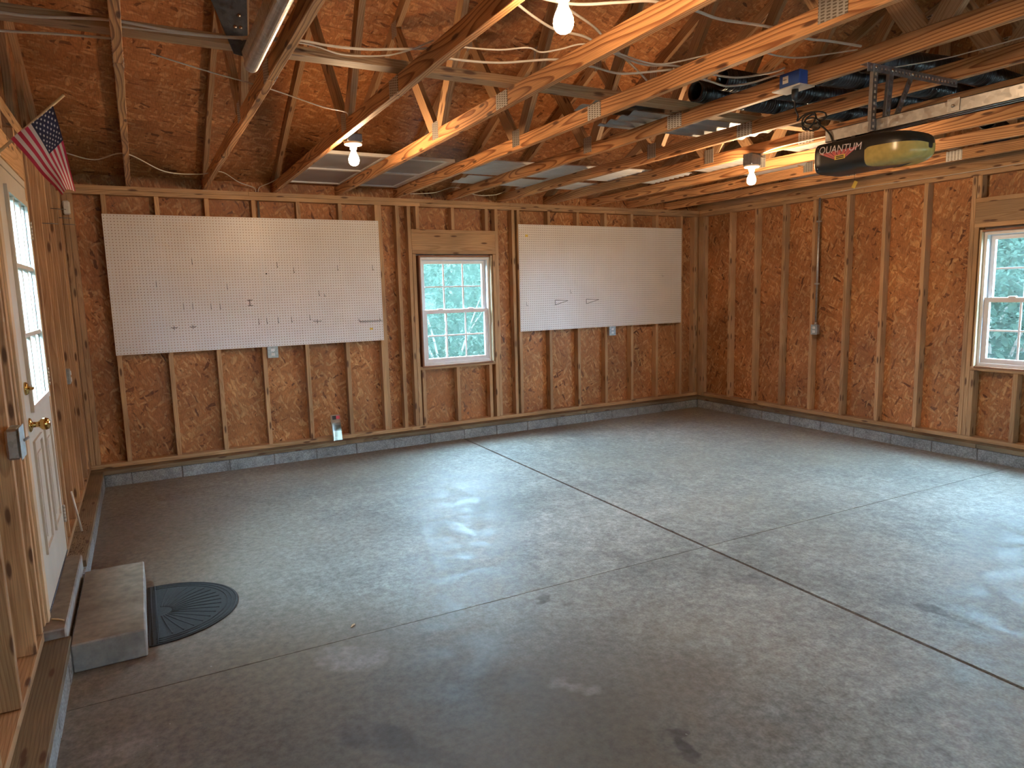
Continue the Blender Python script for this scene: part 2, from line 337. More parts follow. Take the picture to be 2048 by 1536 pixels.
# ---------------------------------------------------------------- object helpers
def link(name, mesh, parent=None, loc=None):
    o = bpy.data.objects.new(name, mesh); COL.objects.link(o)
    if loc is not None: o.location = loc
    if parent is not None: o.parent = parent
    return o
def empty(name, loc=(0, 0, 0)):
    o = bpy.data.objects.new(name, None); o.empty_display_size = 0.05; COL.objects.link(o); o.location = loc; return o
def struct(o): o['kind'] = 'structure'; return o
def tag(o, label, cat, group=None):
    o['label'] = label; o['category'] = cat
    if group: o['group'] = group
    return o
def put_world(o, Mw):
    """place o so that its world matrix is Mw although its parent may sit elsewhere (parents are only translated)"""
    if o.parent is not None:
        T = Vector((0, 0, 0)); q = o.parent
        while q is not None: T += q.location; q = q.parent
        Mw = Matrix.Translation(-T) @ Mw
    o.matrix_basis = Mw
def world_T(o):
    T = Vector((0, 0, 0)); q = o
    while q is not None: T += q.location; q = q.parent
    return T
_cache = {}
def chbox(dx, dy, dz, ch, mat):
    key = (round(dx, 4), round(dy, 4), round(dz, 4), ch, mat)
    if key in _cache: return _cache[key]
    bm = bmesh.new(); bmesh.ops.create_cube(bm, size=1.0)
    bmesh.ops.scale(bm, vec=(dx, dy, dz), verts=bm.verts)
    if ch > 0:
        bmesh.ops.bevel(bm, geom=bm.edges[:], offset=min(ch, 0.4*min(dx, dy, dz)), segments=1, affect='EDGES', profile=0.5)
    me = bpy.data.meshes.new('box'); bm.to_mesh(me); bm.free(); me.materials.append(MAT[mat]); _cache[key] = me
    return me
FR = {'x': Matrix(((1, 0, 0), (0, 1, 0), (0, 0, 1))).to_4x4(),
      'z': Matrix(((0, 1, 0), (0, 0, 1), (1, 0, 0))).to_4x4(),
      'y': Matrix(((0, 0, 1), (1, 0, 0), (0, 1, 0))).to_4x4()}
def abox(name, lo, hi, mat, parent=None, axis='x', ch=0.0015):
    """axis-aligned box whose own x axis (the grain) runs along world `axis`"""
    lo, hi = Vector([min(a, b) for a, b in zip(lo, hi)]), Vector([max(a, b) for a, b in zip(lo, hi)])
    d = hi-lo; c = (hi+lo)/2; Rm = FR[axis]
    loc = [abs((Rm.transposed() @ d)[i]) for i in range(3)]
    o = link(name, chbox(loc[0], loc[1], loc[2], ch, mat), parent)
    put_world(o, Matrix.Translation(c) @ Rm); return o
def beam(name, a, b, w, t, mat, parent=None, side=(0, 0, 1), ch=0.0015):
    """box from a to b; w along the direction nearest `side`, t across"""
    a, b = Vector(a), Vector(b); X = (b-a).normalized(); Y = (Vector(side)-X*Vector(side).dot(X)).normalized(); Z = X.cross(Y)
    Rm = Matrix((X, Y, Z)).transposed().to_4x4()
    o = link(name, chbox((b-a).length, w, t, ch, mat), parent); put_world(o, Matrix.Translation((a+b)/2) @ Rm); return o
def mesh_from(name, verts, faces, mats, parent=None, origin=(0, 0, 0), idx=None, smooth=False):
    o3 = Vector(origin); me = bpy.data.meshes.new(name)
    me.from_pydata([tuple(Vector(v)-o3) for v in verts], [], faces)
    for m in (mats if isinstance(mats, (list, tuple)) else [mats]): me.materials.append(MAT[m])
    if idx is not None: me.polygons.foreach_set('material_index', idx)
    if smooth: me.polygons.foreach_set('use_smooth', [True]*len(me.polygons))
    me.update(); bm = bmesh.new(); bm.from_mesh(me); bmesh.ops.recalc_face_normals(bm, faces=bm.faces[:]); bm.to_mesh(me); bm.free()
    o = link(name, me, parent); put_world(o, Matrix.Translation(o3)); return o
def prism(name, poly, axis, a0, a1, mat, parent=None):
    """polygon (two coords, in the cyclic order of the other axes) extruded along axis from a0 to a1"""
    def P(p, a): return {'x': (a, p[0], p[1]), 'y': (p[0], a, p[1]), 'z': (p[0], p[1], a)}[axis]
    n = len(poly); vs = [P(p, a0) for p in poly]+[P(p, a1) for p in poly]
    fs = [list(range(n)), list(range(2*n-1, n-1, -1))]+[[i, (i+1) % n, n+(i+1) % n, n+i] for i in range(n)]
    c = sum((Vector(v) for v in vs), Vector())/len(vs)
    return mesh_from(name, vs, fs, mat, parent, c)
def frame_of(d):
    d = d.normalized(); u = Vector((0, 0, 1)) if abs(d.z) < 0.9 else Vector((1, 0, 0))
    s = d.cross(u).normalized(); return s, s.cross(d).normalized()
def smooth_path(pts, n=8):
    P = [Vector(p) for p in pts]
    if len(P) < 3: return P
    out = []
    for i in range(len(P)-1):
        p0, p1, p2, p3 = P[max(i-1, 0)], P[i], P[i+1], P[min(i+2, len(P)-1)]
        for k in range(n):
            t = k/n
            out.append(0.5*((2*p1)+(-p0+p2)*t+(2*p0-5*p1+4*p2-p3)*t*t+(-p0+3*p1-3*p2+p3)*t*t*t))
    out.append(P[-1]); return out
def tube_data(path, rad, seg=8, cap=True, flat=1.0):
    vs, fs = [], []; n = len(path); s = None
    for i, p in enumerate(path):
        d = (path[min(i+1, n-1)]-path[max(i-1, 0)])
        if s is None: s, u = frame_of(d)
        else:
            dd = d.normalized(); s = (s-dd*s.dot(dd)).normalized(); u = s.cross(dd)
        r = rad[i] if hasattr(rad, '__len__') else rad
        for k in range(seg):
            a = 2*math.pi*k/seg; vs.append(p+s*math.cos(a)*r+u*math.sin(a)*r*flat)
    for i in range(n-1):
        for k in range(seg):
            a, b = i*seg+k, i*seg+(k+1) % seg; fs.append([a, b, b+seg, a+seg])
    if cap: fs += [list(range(seg))[::-1], list(range((n-1)*seg, n*seg))]
    return vs, fs
def tube(name, pts, rad, mat, parent=None, seg=8, smooth=True, n=8, cap=True, flat=1.0):
    path = smooth_path(pts, n) if smooth else [Vector(p) for p in pts]
    vs, fs = tube_data(path, rad, seg, cap, flat); return mesh_from(name, vs, fs, mat, parent, path[0], smooth=True)
def lathe(name, prof, mat, parent=None, base=(0, 0, 0), axis=(0, 0, 1), seg=20, smooth=True):
    """prof: (radius, height along axis)"""
    ax = Vector(axis).normalized(); s, u = frame_of(ax); B = Vector(base); vs, fs = [], []
    for r, h in prof:
        for k in range(seg):
            a = 2*math.pi*k/seg; vs.append(B+ax*h+(s*math.cos(a)+u*math.sin(a))*max(r, 1e-5))
    for i in range(len(prof)-1):
        for k in range(seg):
            a, b = i*seg+k, i*seg+(k+1) % seg; fs.append([a, b, b+seg, a+seg])
    fs += [list(range(seg))[::-1], list(range((len(prof)-1)*seg, len(prof)*seg))]
    return mesh_from(name, vs, fs, mat, parent, B, smooth=smooth)
def boxes(name, lst, mat, parent=None, origin=None):
    """several boxes of ONE piece joined in one mesh"""
    vs, fs = [], []
    for lo, hi in lst:
        b = len(vs); (x0, y0, z0), (x1, y1, z1) = lo, hi
        vs += [(x0, y0, z0), (x1, y0, z0), (x1, y1, z0), (x0, y1, z0), (x0, y0, z1), (x1, y0, z1), (x1, y1, z1), (x0, y1, z1)]
        fs += [[b+i for i in f] for f in ([0, 3, 2, 1], [4, 5, 6, 7], [0, 1, 5, 4], [1, 2, 6, 5], [2, 3, 7, 6], [3, 0, 4, 7])]
    o3 = origin if origin else [sum(v[i] for v in vs)/len(vs) for i in range(3)]
    return mesh_from(name, vs, fs, mat, parent, o3)
def panel(name, rects, plane, depth0, depth1, mat, parent):
    """sheet made of rectangles (u0,v0,u1,v1); own xy plane = sheet plane. plane 'xz' or 'yz'"""
    vs, fs = [], []
    for (u0, v0, u1, v1) in rects:
        b = len(vs)
        for w in (depth0, depth1):
            for (u, v) in ((u0, v0), (u1, v0), (u1, v1), (u0, v1)): vs.append((u, v, w))
        fs += [[b+i for i in f] for f in ([0, 3, 2, 1], [4, 5, 6, 7], [0, 1, 5, 4], [1, 2, 6, 5], [2, 3, 7, 6], [3, 0, 4, 7])]
    u0 = min(r[0] for r in rects); v0 = min(r[1] for r in rects)
    me = bpy.data.meshes.new(name); me.from_pydata([(a-u0, b-v0, c-depth0) for a, b, c in vs], [], fs); me.materials.append(MAT[mat])
    bm = bmesh.new(); bm.from_mesh(me); bmesh.ops.recalc_face_normals(bm, faces=bm.faces[:]); bm.to_mesh(me); bm.free()
    o = link(name, me, parent)
    if plane == 'xz':   # own x->X, y->Z, z->+Y
        R3 = Matrix(((1, 0, 0), (0, 0, 1), (0, 1, 0))).to_4x4(); o3 = Vector((u0, depth0, v0))
    else:               # own x->Y, y->Z, z->X
        R3 = Matrix(((0, 0, 1), (1, 0, 0), (0, 1, 0))).to_4x4(); o3 = Vector((depth0, u0, v0))
    if plane == 'xz':
        # keep a proper rotation: mirror the mesh depth instead of the matrix
        for v in me.vertices: v.co.z = -v.co.z
        R3 = Matrix(((1, 0, 0), (0, 0, -1), (0, 1, 0))).to_4x4()
        bm = bmesh.new(); bm.from_mesh(me); bmesh.ops.recalc_face_normals(bm, faces=bm.faces[:]); bm.to_mesh(me); bm.free()
    put_world(o, Matrix.Translation(o3) @ R3); return o

# ---------------------------------------------------------------- dimensions (metres)
S = 0.4064; T2, T4 = 0.038, 0.089
XL, XR = -0.285, 6.826            # stud faces of left and right wall
YF = -7.75                        # stud face of the front (garage door) wall
ZB, ZT, ZP = 0.187, 2.524, 2.600  # stud foot, stud head, top of top plates
BLK = 0.0973                      # block face in front of studs
ROOF0, SLOPE = 2.745, 0.47; YRIDGE = -3.83
def deck(y): return ROOF0 + SLOPE*(-y) if y >= YRIDGE else ROOF0 + SLOPE*(-YRIDGE) - SLOPE*(YRIDGE-y)

# ---------------------------------------------------------------- floor
floor = struct(boxes('floor', [((XL-0.1, YF-0.1, -0.12), (XR+0.1, 0.1, -0.025))], 'strip', None, (0, 0, -0.12)))
jx = lambda y: 3.268 - (0.103/5.49)*(-0.18-y)
jy = lambda x: -3.888 - 0.0125*(x-3.2)
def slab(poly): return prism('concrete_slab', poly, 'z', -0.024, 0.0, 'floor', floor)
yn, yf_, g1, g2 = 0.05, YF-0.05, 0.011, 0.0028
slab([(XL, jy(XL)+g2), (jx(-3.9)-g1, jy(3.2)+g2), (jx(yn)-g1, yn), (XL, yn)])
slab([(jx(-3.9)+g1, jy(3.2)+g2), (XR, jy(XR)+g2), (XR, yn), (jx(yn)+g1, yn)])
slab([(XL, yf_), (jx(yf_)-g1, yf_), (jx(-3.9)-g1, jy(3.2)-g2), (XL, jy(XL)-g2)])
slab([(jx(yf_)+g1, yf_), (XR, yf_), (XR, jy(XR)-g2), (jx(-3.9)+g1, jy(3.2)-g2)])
prism('joint_strip', [(jx(yf_)-0.0075, yf_), (jx(yf_)+0.0075, yf_), (jx(yn)+0.0075, yn), (jx(yn)-0.0075, yn)], 'z', -0.024, -0.004, 'strip', floor)

# ---------------------------------------------------------------- walls: roots
wall_back = struct(empty('wall_back', (3.2, 0.05, 0.0)))
wall_right = struct(empty('wall_right', (6.88, -3.8, 0.0)))
wall_left = struct(empty('wall_left', (-0.34, -3.8, 0.0)))
wall_front = struct(empty('wall_front', (3.2, -7.8, 0.0)))

def jit(a=0.006): return random.uniform(-a, a)
# --- concrete block curb under each wall
def block_row(parent, axis, faces, start, end, first, inward, back):
    """blocks of 16 in; `faces` = coordinate of the visible face"""
    edges = [start]
    p = first
    while p < end-0.05:
        if p > start+0.05: edges.append(p)
        p += S
    edges.append(end)
    for a, b in zip(edges[:-1], edges[1:]):
        d = random.uniform(-0.003, 0.003)
        if axis == 'x': abox('concrete_block', (a+0.004, faces+d, -0.10), (b-0.004, back, 0.103), 'block', parent, 'x', 0.004)
        else: abox('concrete_block', (faces+d, a+0.004, -0.10), (back, b-0.004, 0.103), 'block', parent, 'y', 0.004)
block_row(wall_back, 'x', -BLK, XL+BLK, XR-BLK, 0.4295-S, 1, 0.10)
abox('mortar', (XL, -BLK+0.006, -0.1), (XR, 0.09, 0.098), 'mortar', wall_back, 'x', 0)
block_row(wall_right, 'y', XR-BLK, -7.7, -BLK-0.004, -0.385-S*18, 1, XR+0.1)
abox('mortar', (XR-BLK+0.006, -7.7, -0.1), (XR+0.09, -BLK-0.008, 0.098), 'mortar', wall_right, 'y', 0)
block_row(wall_left, 'y', XL+BLK, -2.56, -BLK-0.004, -2.56, 1, XL-0.1)
block_row(wall_left, 'y', XL+BLK, -7.7, -3.50, -7.7, 1, XL-0.1)
abox('mortar', (XL-0.09, -7.7, -0.1), (XL+BLK-0.008, -BLK-0.008, 0.098), 'mortar', wall_left, 'y', 0)
# --- sill and sole plates
for a, b in ((XL+0.0, 1.95), (1.953, 4.92), (4.925, XR)):
    abox('sill_plate', (a, -BLK-0.004+jit(0.002), 0.107), (b, 0.089, 0.146), 'treated', wall_back, 'x')
for a, b in ((XL, 2.70), (2.702, XR)): abox('sole_plate', (a, 0.0, 0.1475), (b, T4, ZB-0.002), 'stud', wall_back, 'x')
for a, b in ((-3.62, 0-BLK-0.006), (-7.7, -3.624)):
    abox('sill_plate', (XR-BLK-0.004, a, 0.107), (XR+T4, b, 0.146), 'treated', wall_right, 'y')
for a, b in ((-2.98, -0.002), (-7.7, -2.984)): abox('sole_plate', (XR, a, 0.1475), (XR+T4, b, ZB-0.002), 'stud', wall_right, 'y')
abox('sill_plate', (XL-T4, -2.44, 0.107), (XL+BLK+0.002, -BLK-0.006, 0.146), 'treated', wall_left, 'y')
abox('sill_plate', (XL-T4, -7.7, 0.107), (XL+BLK+0.002, -3.46, 0.146), 'treated', wall_left, 'y')
abox('sole_plate', (XL-T4, -2.32, 0.1475), (XL, -0.002, ZB-0.002), 'stud', wall_left, 'y')
abox('sole_plate', (XL-T4, -7.7, 0.1475), (XL, -3.36, ZB-0.002), 'stud', wall_left, 'y')
# --- top plates
for z0, cuts in ((ZT, (XL, 2.9, 5.45, XR)), (ZT+0.0385, (XL, 1.2, 3.98, XR))):
    for a, b in zip(cuts[:-1], cuts[1:]): abox('top_plate', (a+0.001, 0.0, z0+0.0005), (b-0.001, T4, z0+0.0375), 'stud', wall_back, 'x')
for z0, cuts in ((ZT, (-7.7, -2.35, -0.001)), (ZT+0.0385, (-7.7, -4.0, -0.001))):
    for a, b in zip(cuts[:-1], cuts[1:]):
        abox('top_plate', (XR, a+0.001, z0+0.0005), (XR+T4, b-0.001, z0+0.0375), 'stud', wall_right, 'y')
        abox('top_plate', (XL-T4, a+0.001, z0+0.0005), (XL, b-0.001, z0+0.0375), 'stud', wall_left, 'y')
# --- studs of the back wall
def bstud(x, z0=ZB, z1=ZT, name='stud', y0=0.0): return abox(name, (x, y0+jit(0.002), z0), (x+T2, y0+T4-0.002, z1), 'stud', wall_back, 'z', 0.0022)
for k in range(0, 7): bstud(S*k)
for x in (2.405, 2.625, 2.752, 3.781, 3.995): bstud(x)
for k in range(10, 17): bstud(S*k)
for x in (6.745, 6.786): bstud(x)
bstud(XL+0.001); bstud(XL+0.041)
bstud(2.792, ZB, 2.030, 'trimmer_stud'); bstud(3.741, ZB, 2.030, 'trimmer_stud')
for x in (2.847, 3.252, 3.660):
    bstud(x, 2.290, ZT, 'cripple_stud'); bstud(x, ZB, 0.792, 'cripple_stud')
abox('header', (2.791, 0.0, 2.070), (3.780, T4, 2.250), 'stud', wall_back, 'x')
abox('header_plate', (2.791, -0.001, 2.251), (3.780, T4, 2.288), 'stud', wall_back, 'x')
abox('header_plate', (2.791, -0.001, 2.032), (3.780, T4, 2.069), 'stud', wall_back, 'x')
abox('rough_sill', (2.831, 0.0, 0.793), (3.740, T4, 0.829), 'stud', wall_back, 'x')
# --- studs of the right wall
def rstud(y, z0=ZB, z1=ZT, name='stud'): return abox(name, (XR+jit(0.002), y-T2, z0), (XR+T4-0.002, y, z1), 'stud', wall_right, 'z', 0.0022)
for j in range(0, 7): rstud(-0.53-S*j)
rstud(-0.045); abox('stud', (XR-0.052, -0.135, ZB-0.03), (XR-0.014, -0.046, ZT-0.005), 'stud', wall_right, 'z', 0.0022)
rstud(-3.397); rstud(-3.436, ZB, 2.070, 'trimmer_stud')
rstud(-4.435, ZB, 2.070, 'trimmer_stud'); rstud(-4.474)
for j in range(10, 16): rstud(-0.53-S*j-0.05)
for y in (-3.476, -3.83, -4.24, -4.395):
    rstud(y, 2.328, ZT, 'cripple_stud') if y != -3.476 else None
    rstud(y, ZB, 0.795, 'cripple_stud')
rstud(-3.44, 2.328, ZT, 'cripple_stud')
abox('header', (XR, -4.473, 2.110), (XR+T4, -3.436, 2.288), 'stud', wall_right, 'y')
abox('header_plate', (XR-0.001, -4.473, 2.289), (XR+T4, -3.436, 2.327), 'stud', wall_right, 'y')
abox('header_plate', (XR-0.001, -4.473, 2.071), (XR+T4, -3.436, 2.109), 'stud', wall_right, 'y')
abox('rough_sill', (XR, -4.434, 0.796), (XR+T4, -3.475, 0.832), 'stud', wall_right, 'y')
# --- studs of the left wall
def lstud(y, z0=ZB, z1=ZT, name='stud'): return abox(name, (XL-T4+0.002, y, z0), (XL+jit(0.002), y+T2, z1), 'stud', wall_left, 'z', 0.0022)
lstud(-0.06); lstud(-0.13)
for j in range(0, 5): lstud(-0.44-S*j)
lstud(-2.245); lstud(-2.285, ZB, 2.29, 'trimmer_stud'); lstud(-3.398, ZB, 2.29, 'trimmer_stud'); lstud(-3.475)
for y in (-3.665, -4.10, -4.51, -4.92): lstud(y)
abox('header', (XL-T4, -3.435, 2.291), (XL-0.002, -2.246, 2.43), 'stud', wall_left, 'y')
for y in (-2.472, -2.878, -3.285): lstud(y, 2.431, ZT, 'cripple_stud')

# --- sheathing
wz0, wz1 = 0.10, 2.70
bx = [XL-0.10, 0.019, 1.238, 2.457, 3.677, 4.896, 6.115, XR+0.10]
for a, b in zip(bx[:-1], bx[1:]):
    rects = [(a, wz0, b, wz1)]
    lo, hi = 2.832, 3.740
    if a < hi and b > lo:
        rects = []
        if a < lo: rects.append((a, wz0, lo, wz1))
        if b > hi: rects.append((hi, wz0, b, wz1))
        u0, u1 = max(a, lo), min(b, hi); rects += [(u0, wz0, u1, 0.81), (u0, 2.05, u1, wz1)]
    panel('strand_board', rects, 'xz', T4+0.001, T4+0.013, 'osb', wall_back)
ry = [0.10, -0.955, -2.175, -3.394, -4.65, -5.87, -7.85]
for b, a in zip(ry[:-1], ry[1:]):
    rects = [(a, wz0, b, 2.62)]
    lo, hi = -4.435, -3.475
    if a < hi and b > lo:
        rects = []
        if a < lo: rects.append((a, wz0, lo, 2.62))
        if b > hi: rects.append((hi, wz0, b, 2.62))
        rects += [(max(a, lo), wz0, min(b, hi), 0.815), (max(a, lo), 2.09, min(b, hi), 2.62)]
    panel('strand_board', rects, 'yz', XR+T4+0.001, XR+T4+0.013, 'osb', wall_right)
ly = [0.10, -1.25, -2.30, -3.36, -4.60, -5.87, -7.85]
for b, a in zip(ly[:-1], ly[1:]):
    rects = [(a, wz0, b, 2.62)] if not (a == -3.36) else [(a, 2.30, b, 2.62), (a, wz0, b, 0.19)]
    panel('strand_board', rects, 'yz', XL-T4-0.013, XL-T4-0.001, 'osb', wall_left)
# gables
def gable(parent, x0, x1, mat):
    poly = [(0.10, 2.615), (0.10, deck(0.1)+0.01), (YRIDGE, deck(YRIDGE)+0.01), (-7.85, deck(-7.85)+0.01), (-7.85, 2.615)]
    o = prism('gable_strand_board', poly, 'x', x0, x1, mat, parent)
    return o
def gable_o(parent, x0, x1):
    poly = [(0.10, 2.615), (0.10, deck(0.1)+0.01), (YRIDGE, deck(YRIDGE)+0.01), (-7.85, deck(-7.85)+0.01), (-7.85, 2.615)]
    n = len(poly); me = bpy.data.meshes.new('gable_strand_board')
    me.from_pydata([(p[0], p[1], 0) for p in poly]+[(p[0], p[1], x1-x0) for p in poly], [], [list(range(n)), list(range(2*n-1, n-1, -1))]+[[i, (i+1) % n, n+(i+1) % n, n+i] for i in range(n)])
    me.materials.append(MAT['osb']); bm = bmesh.new(); bm.from_mesh(me); bmesh.ops.recalc_face_normals(bm, faces=bm.faces[:]); bm.to_mesh(me); bm.free()
    o = link('gable_strand_board', me, parent); put_world(o, Matrix.Translation((x0, 0, 0)) @ Matrix(((0, 0, 1), (1, 0, 0), (0, 1, 0))).to_4x4())
gable_o(wall_left, XL-T4-0.013, XL-T4-0.001); gable_o(wall_right, XR+T4+0.001, XR+T4+0.013)
for parent, x0, x1 in ((wall_left, XL-T4, XL-T4+T2), (wall_right, XR+T4-T2, XR+T4)):
    abox('gable_chord', (x0, -7.7, ZP+0.002), (x1, 0.09, ZP+T4), 'web', parent, 'y')
    for i in range(1, 12):
        y = 0.05-0.61*i
        if y > -7.3: abox('gable_stud', (x0, y-T4, ZP+T4+0.001), (x1, y, deck(y if y > YRIDGE else y-T4)-0.115 if y > YRIDGE else deck(y-T4)-0.115), 'web', parent, 'z')
    for ya, yb in ((0.06, YRIDGE), (-7.7, YRIDGE)):
        za, zb = deck(ya)-0.052, deck(yb)-0.052
        beam('gable_rafter', ((x0+x1)/2, ya, za), ((x0+x1)/2, yb, zb), T4, T2, 'web', parent, (0, 0, 1))

# front wall (behind the camera) with two sectional garage doors
fy0, fy1 = YF, YF-T4
boxes('front_sheathing', [((XL-0.1, fy1-0.02, 0.0), (0.25, fy1, 2.72)), ((2.95, fy1-0.02, 0.0), (3.65, fy1, 2.72)), ((6.35, fy1-0.02, 0.0), (XR+0.1, fy1, 2.72)),
                          ((0.25, fy1-0.02, 2.12), (2.95, fy1, 2.72)), ((3.65, fy1-0.02, 2.12), (6.35, fy1, 2.72))], 'osb', wall_front)
for nm, x0, x1 in (('door_2', 0.25, 2.95), ('door_3', 3.65, 6.35)):
    g = struct(empty(nm, ((x0+x1)/2, fy0, 0)))
    for i in range(4):
        z0, z1 = i*0.53+0.002, i*0.53+0.528
        if i == 2:
            w = (x1-x0)/4; za, zb_ = z0+0.10, z1-0.10; hw = 0.27
            lst = [((x0, fy0-0.045, z0), (x1, fy0, za)), ((x0, fy0-0.045, zb_), (x1, fy0, z1))]
            ed = [x0]+[c for k in range(4) for c in (x0+w*(k+0.5)-hw, x0+w*(k+0.5)+hw)]+[x1]
            for k in range(5): lst.append(((ed[2*k], fy0-0.045, za), (ed[2*k+1], fy0, zb_)))
            boxes('door_section', lst, 'garagedoor', g)
            for k in range(4): boxes('pane', [((x0+w*(k+0.5)-hw, fy0-0.03, za), (x0+w*(k+0.5)+hw, fy0-0.025, zb_))], 'frosted_fill', g)  # added out of view, sized for the fill light they let in
        else: abox('door_section', (x0, fy0-0.045, z0), (x1, fy0, z1), 'garagedoor', g)
    abox('header', (x0-0.1, fy1, 2.13), (x1+0.1, fy0, 2.40), 'stud', wall_front, 'x')

# ---------------------------------------------------------------- ceiling: roof deck
ceiling = struct(prism('ceiling', [(0.45, deck(0.45)+0.022), (YRIDGE, deck(YRIDGE)+0.022), (-8.2, deck(-8.2)+0.022), (-8.2, deck(-8.2)+0.030), (YRIDGE, deck(YRIDGE)+0.030), (0.45, deck(0.45)+0.030)], 'x', XL-0.35, XR+0.35, 'felt'))
def deck_panel(x0, x1, s0, s1, front=False):
    """roof sheet between slope lengths s0..s1 measured from y=0.1"""
    L = math.hypot(1, SLOPE); a = math.atan(SLOPE)
    me = bpy.data.meshes.new('roof_sheet'); w, h, t = x1-x0-0.003, s1-s0-0.003, 0.011
    vs = [(0, 0, 0), (w, 0, 0), (w, h, 0), (0, h, 0), (0, 0, t), (w, 0, t), (w, h, t), (0, h, t)]
    me.from_pydata(vs, [], [[0, 3, 2, 1], [4, 5, 6, 7], [0, 1, 5, 4], [1, 2, 6, 5], [2, 3, 7, 6], [3, 0, 4, 7]]); me.materials.append(MAT['osbroof'])
    o = link('roof_sheet', me, ceiling)
    if not front:
        yv = 0.30-s0/L; X, Yv = Vector((-1, 0, 0)), Vector((0, -1, SLOPE)).normalized(); org = Vector((x1, yv, deck(yv)))
    else:
        yv = -7.96+s0/L; X, Yv = Vector((1, 0, 0)), Vector((0, 1, SLOPE)).normalized(); org = Vector((x0, yv, deck(yv)))
    Z = X.cross(Yv); put_world(o, Matrix.Translation(org) @ Matrix((X, Yv, Z)).transposed().to_4x4())
Ltot = (0.30-YRIDGE)*math.hypot(1, SLOPE)
rows = [0, 1.0, 2.22, 3.44, Ltot]
for i in range(4):
    xs = [XL-0.3, 1.42, 3.86, 6.30, XR+0.3] if i % 2 == 0 else [XL-0.3, 0.201, 2.64, 5.08, XR+0.3]
    for a, b in zip(xs[:-1], xs[1:]):
        deck_panel(a, b, rows[i], rows[i+1]); deck_panel(a, b, rows[i], rows[i+1], True)

# ---------------------------------------------------------------- roof trusses
ORD = ['first', 'second', 'third', 'fourth', 'fifth', 'sixth', 'seventh', 'eighth', 'ninth', 'tenth', 'eleventh']
EXTRA = ['beside the small flag', 'beside the steel door track', 'carrying two lit bulbs', 'above the window end of the left pegboard', 'with a splice plate above the back window',
         'carrying the blue junction box', 'behind the perforated steel hanger', 'carrying the bulb by the door opener', 'behind the door opener', 'close to the right wall', 'nearest the right wall']
J1, J2, Q1, Q2 = -2.575, -5.09, -1.87, -5.79
def member(name, pts, x0, x1, mat, parent):
    """in-plane truss member: four (y,z) corners, first edge pair gives the long direction"""
    P = [Vector((0, p[0], p[1])) for p in pts]
    d = ((P[1]+P[2])/2-(P[0]+P[3])/2); X = d.normalized(); Zv = Vector((1, 0, 0)); Y = Zv.cross(X); c = sum(P, Vector())/4; t = x1-x0
    loc = [((p-c).dot(X), (p-c).dot(Y)) for p in P]
    me = bpy.data.meshes.new(name)
    me.from_pydata([(a, b, -t/2) for a, b in loc]+[(a, b, t/2) for a, b in loc], [], [[0, 1, 2, 3], [7, 6, 5, 4], [0, 4, 5, 1], [1, 5, 6, 2], [2, 6, 7, 3], [3, 7, 4, 0]])
    me.materials.append(MAT[mat]); bm = bmesh.new(); bm.from_mesh(me); bmesh.ops.recalc_face_normals(bm, faces=bm.faces[:]); bm.to_mesh(me); bm.free()
    o = link(name, me, parent); put_world(o, Matrix.Translation(Vector(((x0+x1)/2, 0, 0))+c) @ Matrix((X, Y, Zv)).transposed().to_4x4()); return o
TV = 0.098        # vertical depth of the sloped top chord
def under(y): return deck(y)-TV-0.002
def web(y0, y1, x0, x1, parent, ztop=None):
    """web from bottom chord at y0 to the underside of the top chord at y1"""
    zb = ZP+T4+0.001; zt = under(y1) if ztop is None else ztop
    d = Vector((y1-y0, zt-zb)).normalized(); hw = 0.0445/abs(d.y)        # half width measured along y at a horizontal cut
    pb = [(y0-hw, zb), (y0+hw, zb)]
    # top cut follows the slope of the chord
    def hit(yb):
        s = SLOPE if y1 >= YRIDGE else -SLOPE     # underside z = under(y); z = zb + (y-yb)*d.y/d.x
        m = d.y/d.x; c0 = under(y1)+ (s)*y1
        y = (c0-zb+m*yb)/(m+s); return (y, zb+(y-yb)*m)
    pt = [hit(y0-hw), hit(y0+hw)]
    member('web', [pb[0], pt[0], pt[1], pb[1]], x0, x1, 'web', parent)
def plate(parent, x, y, z, ly, lz):
    o = link('nail_plate', chbox(ly, lz, 0.0016, 0, 'plate'), parent)
    put_world(o, Matrix.Translation((x, y, z)) @ FR['y'])
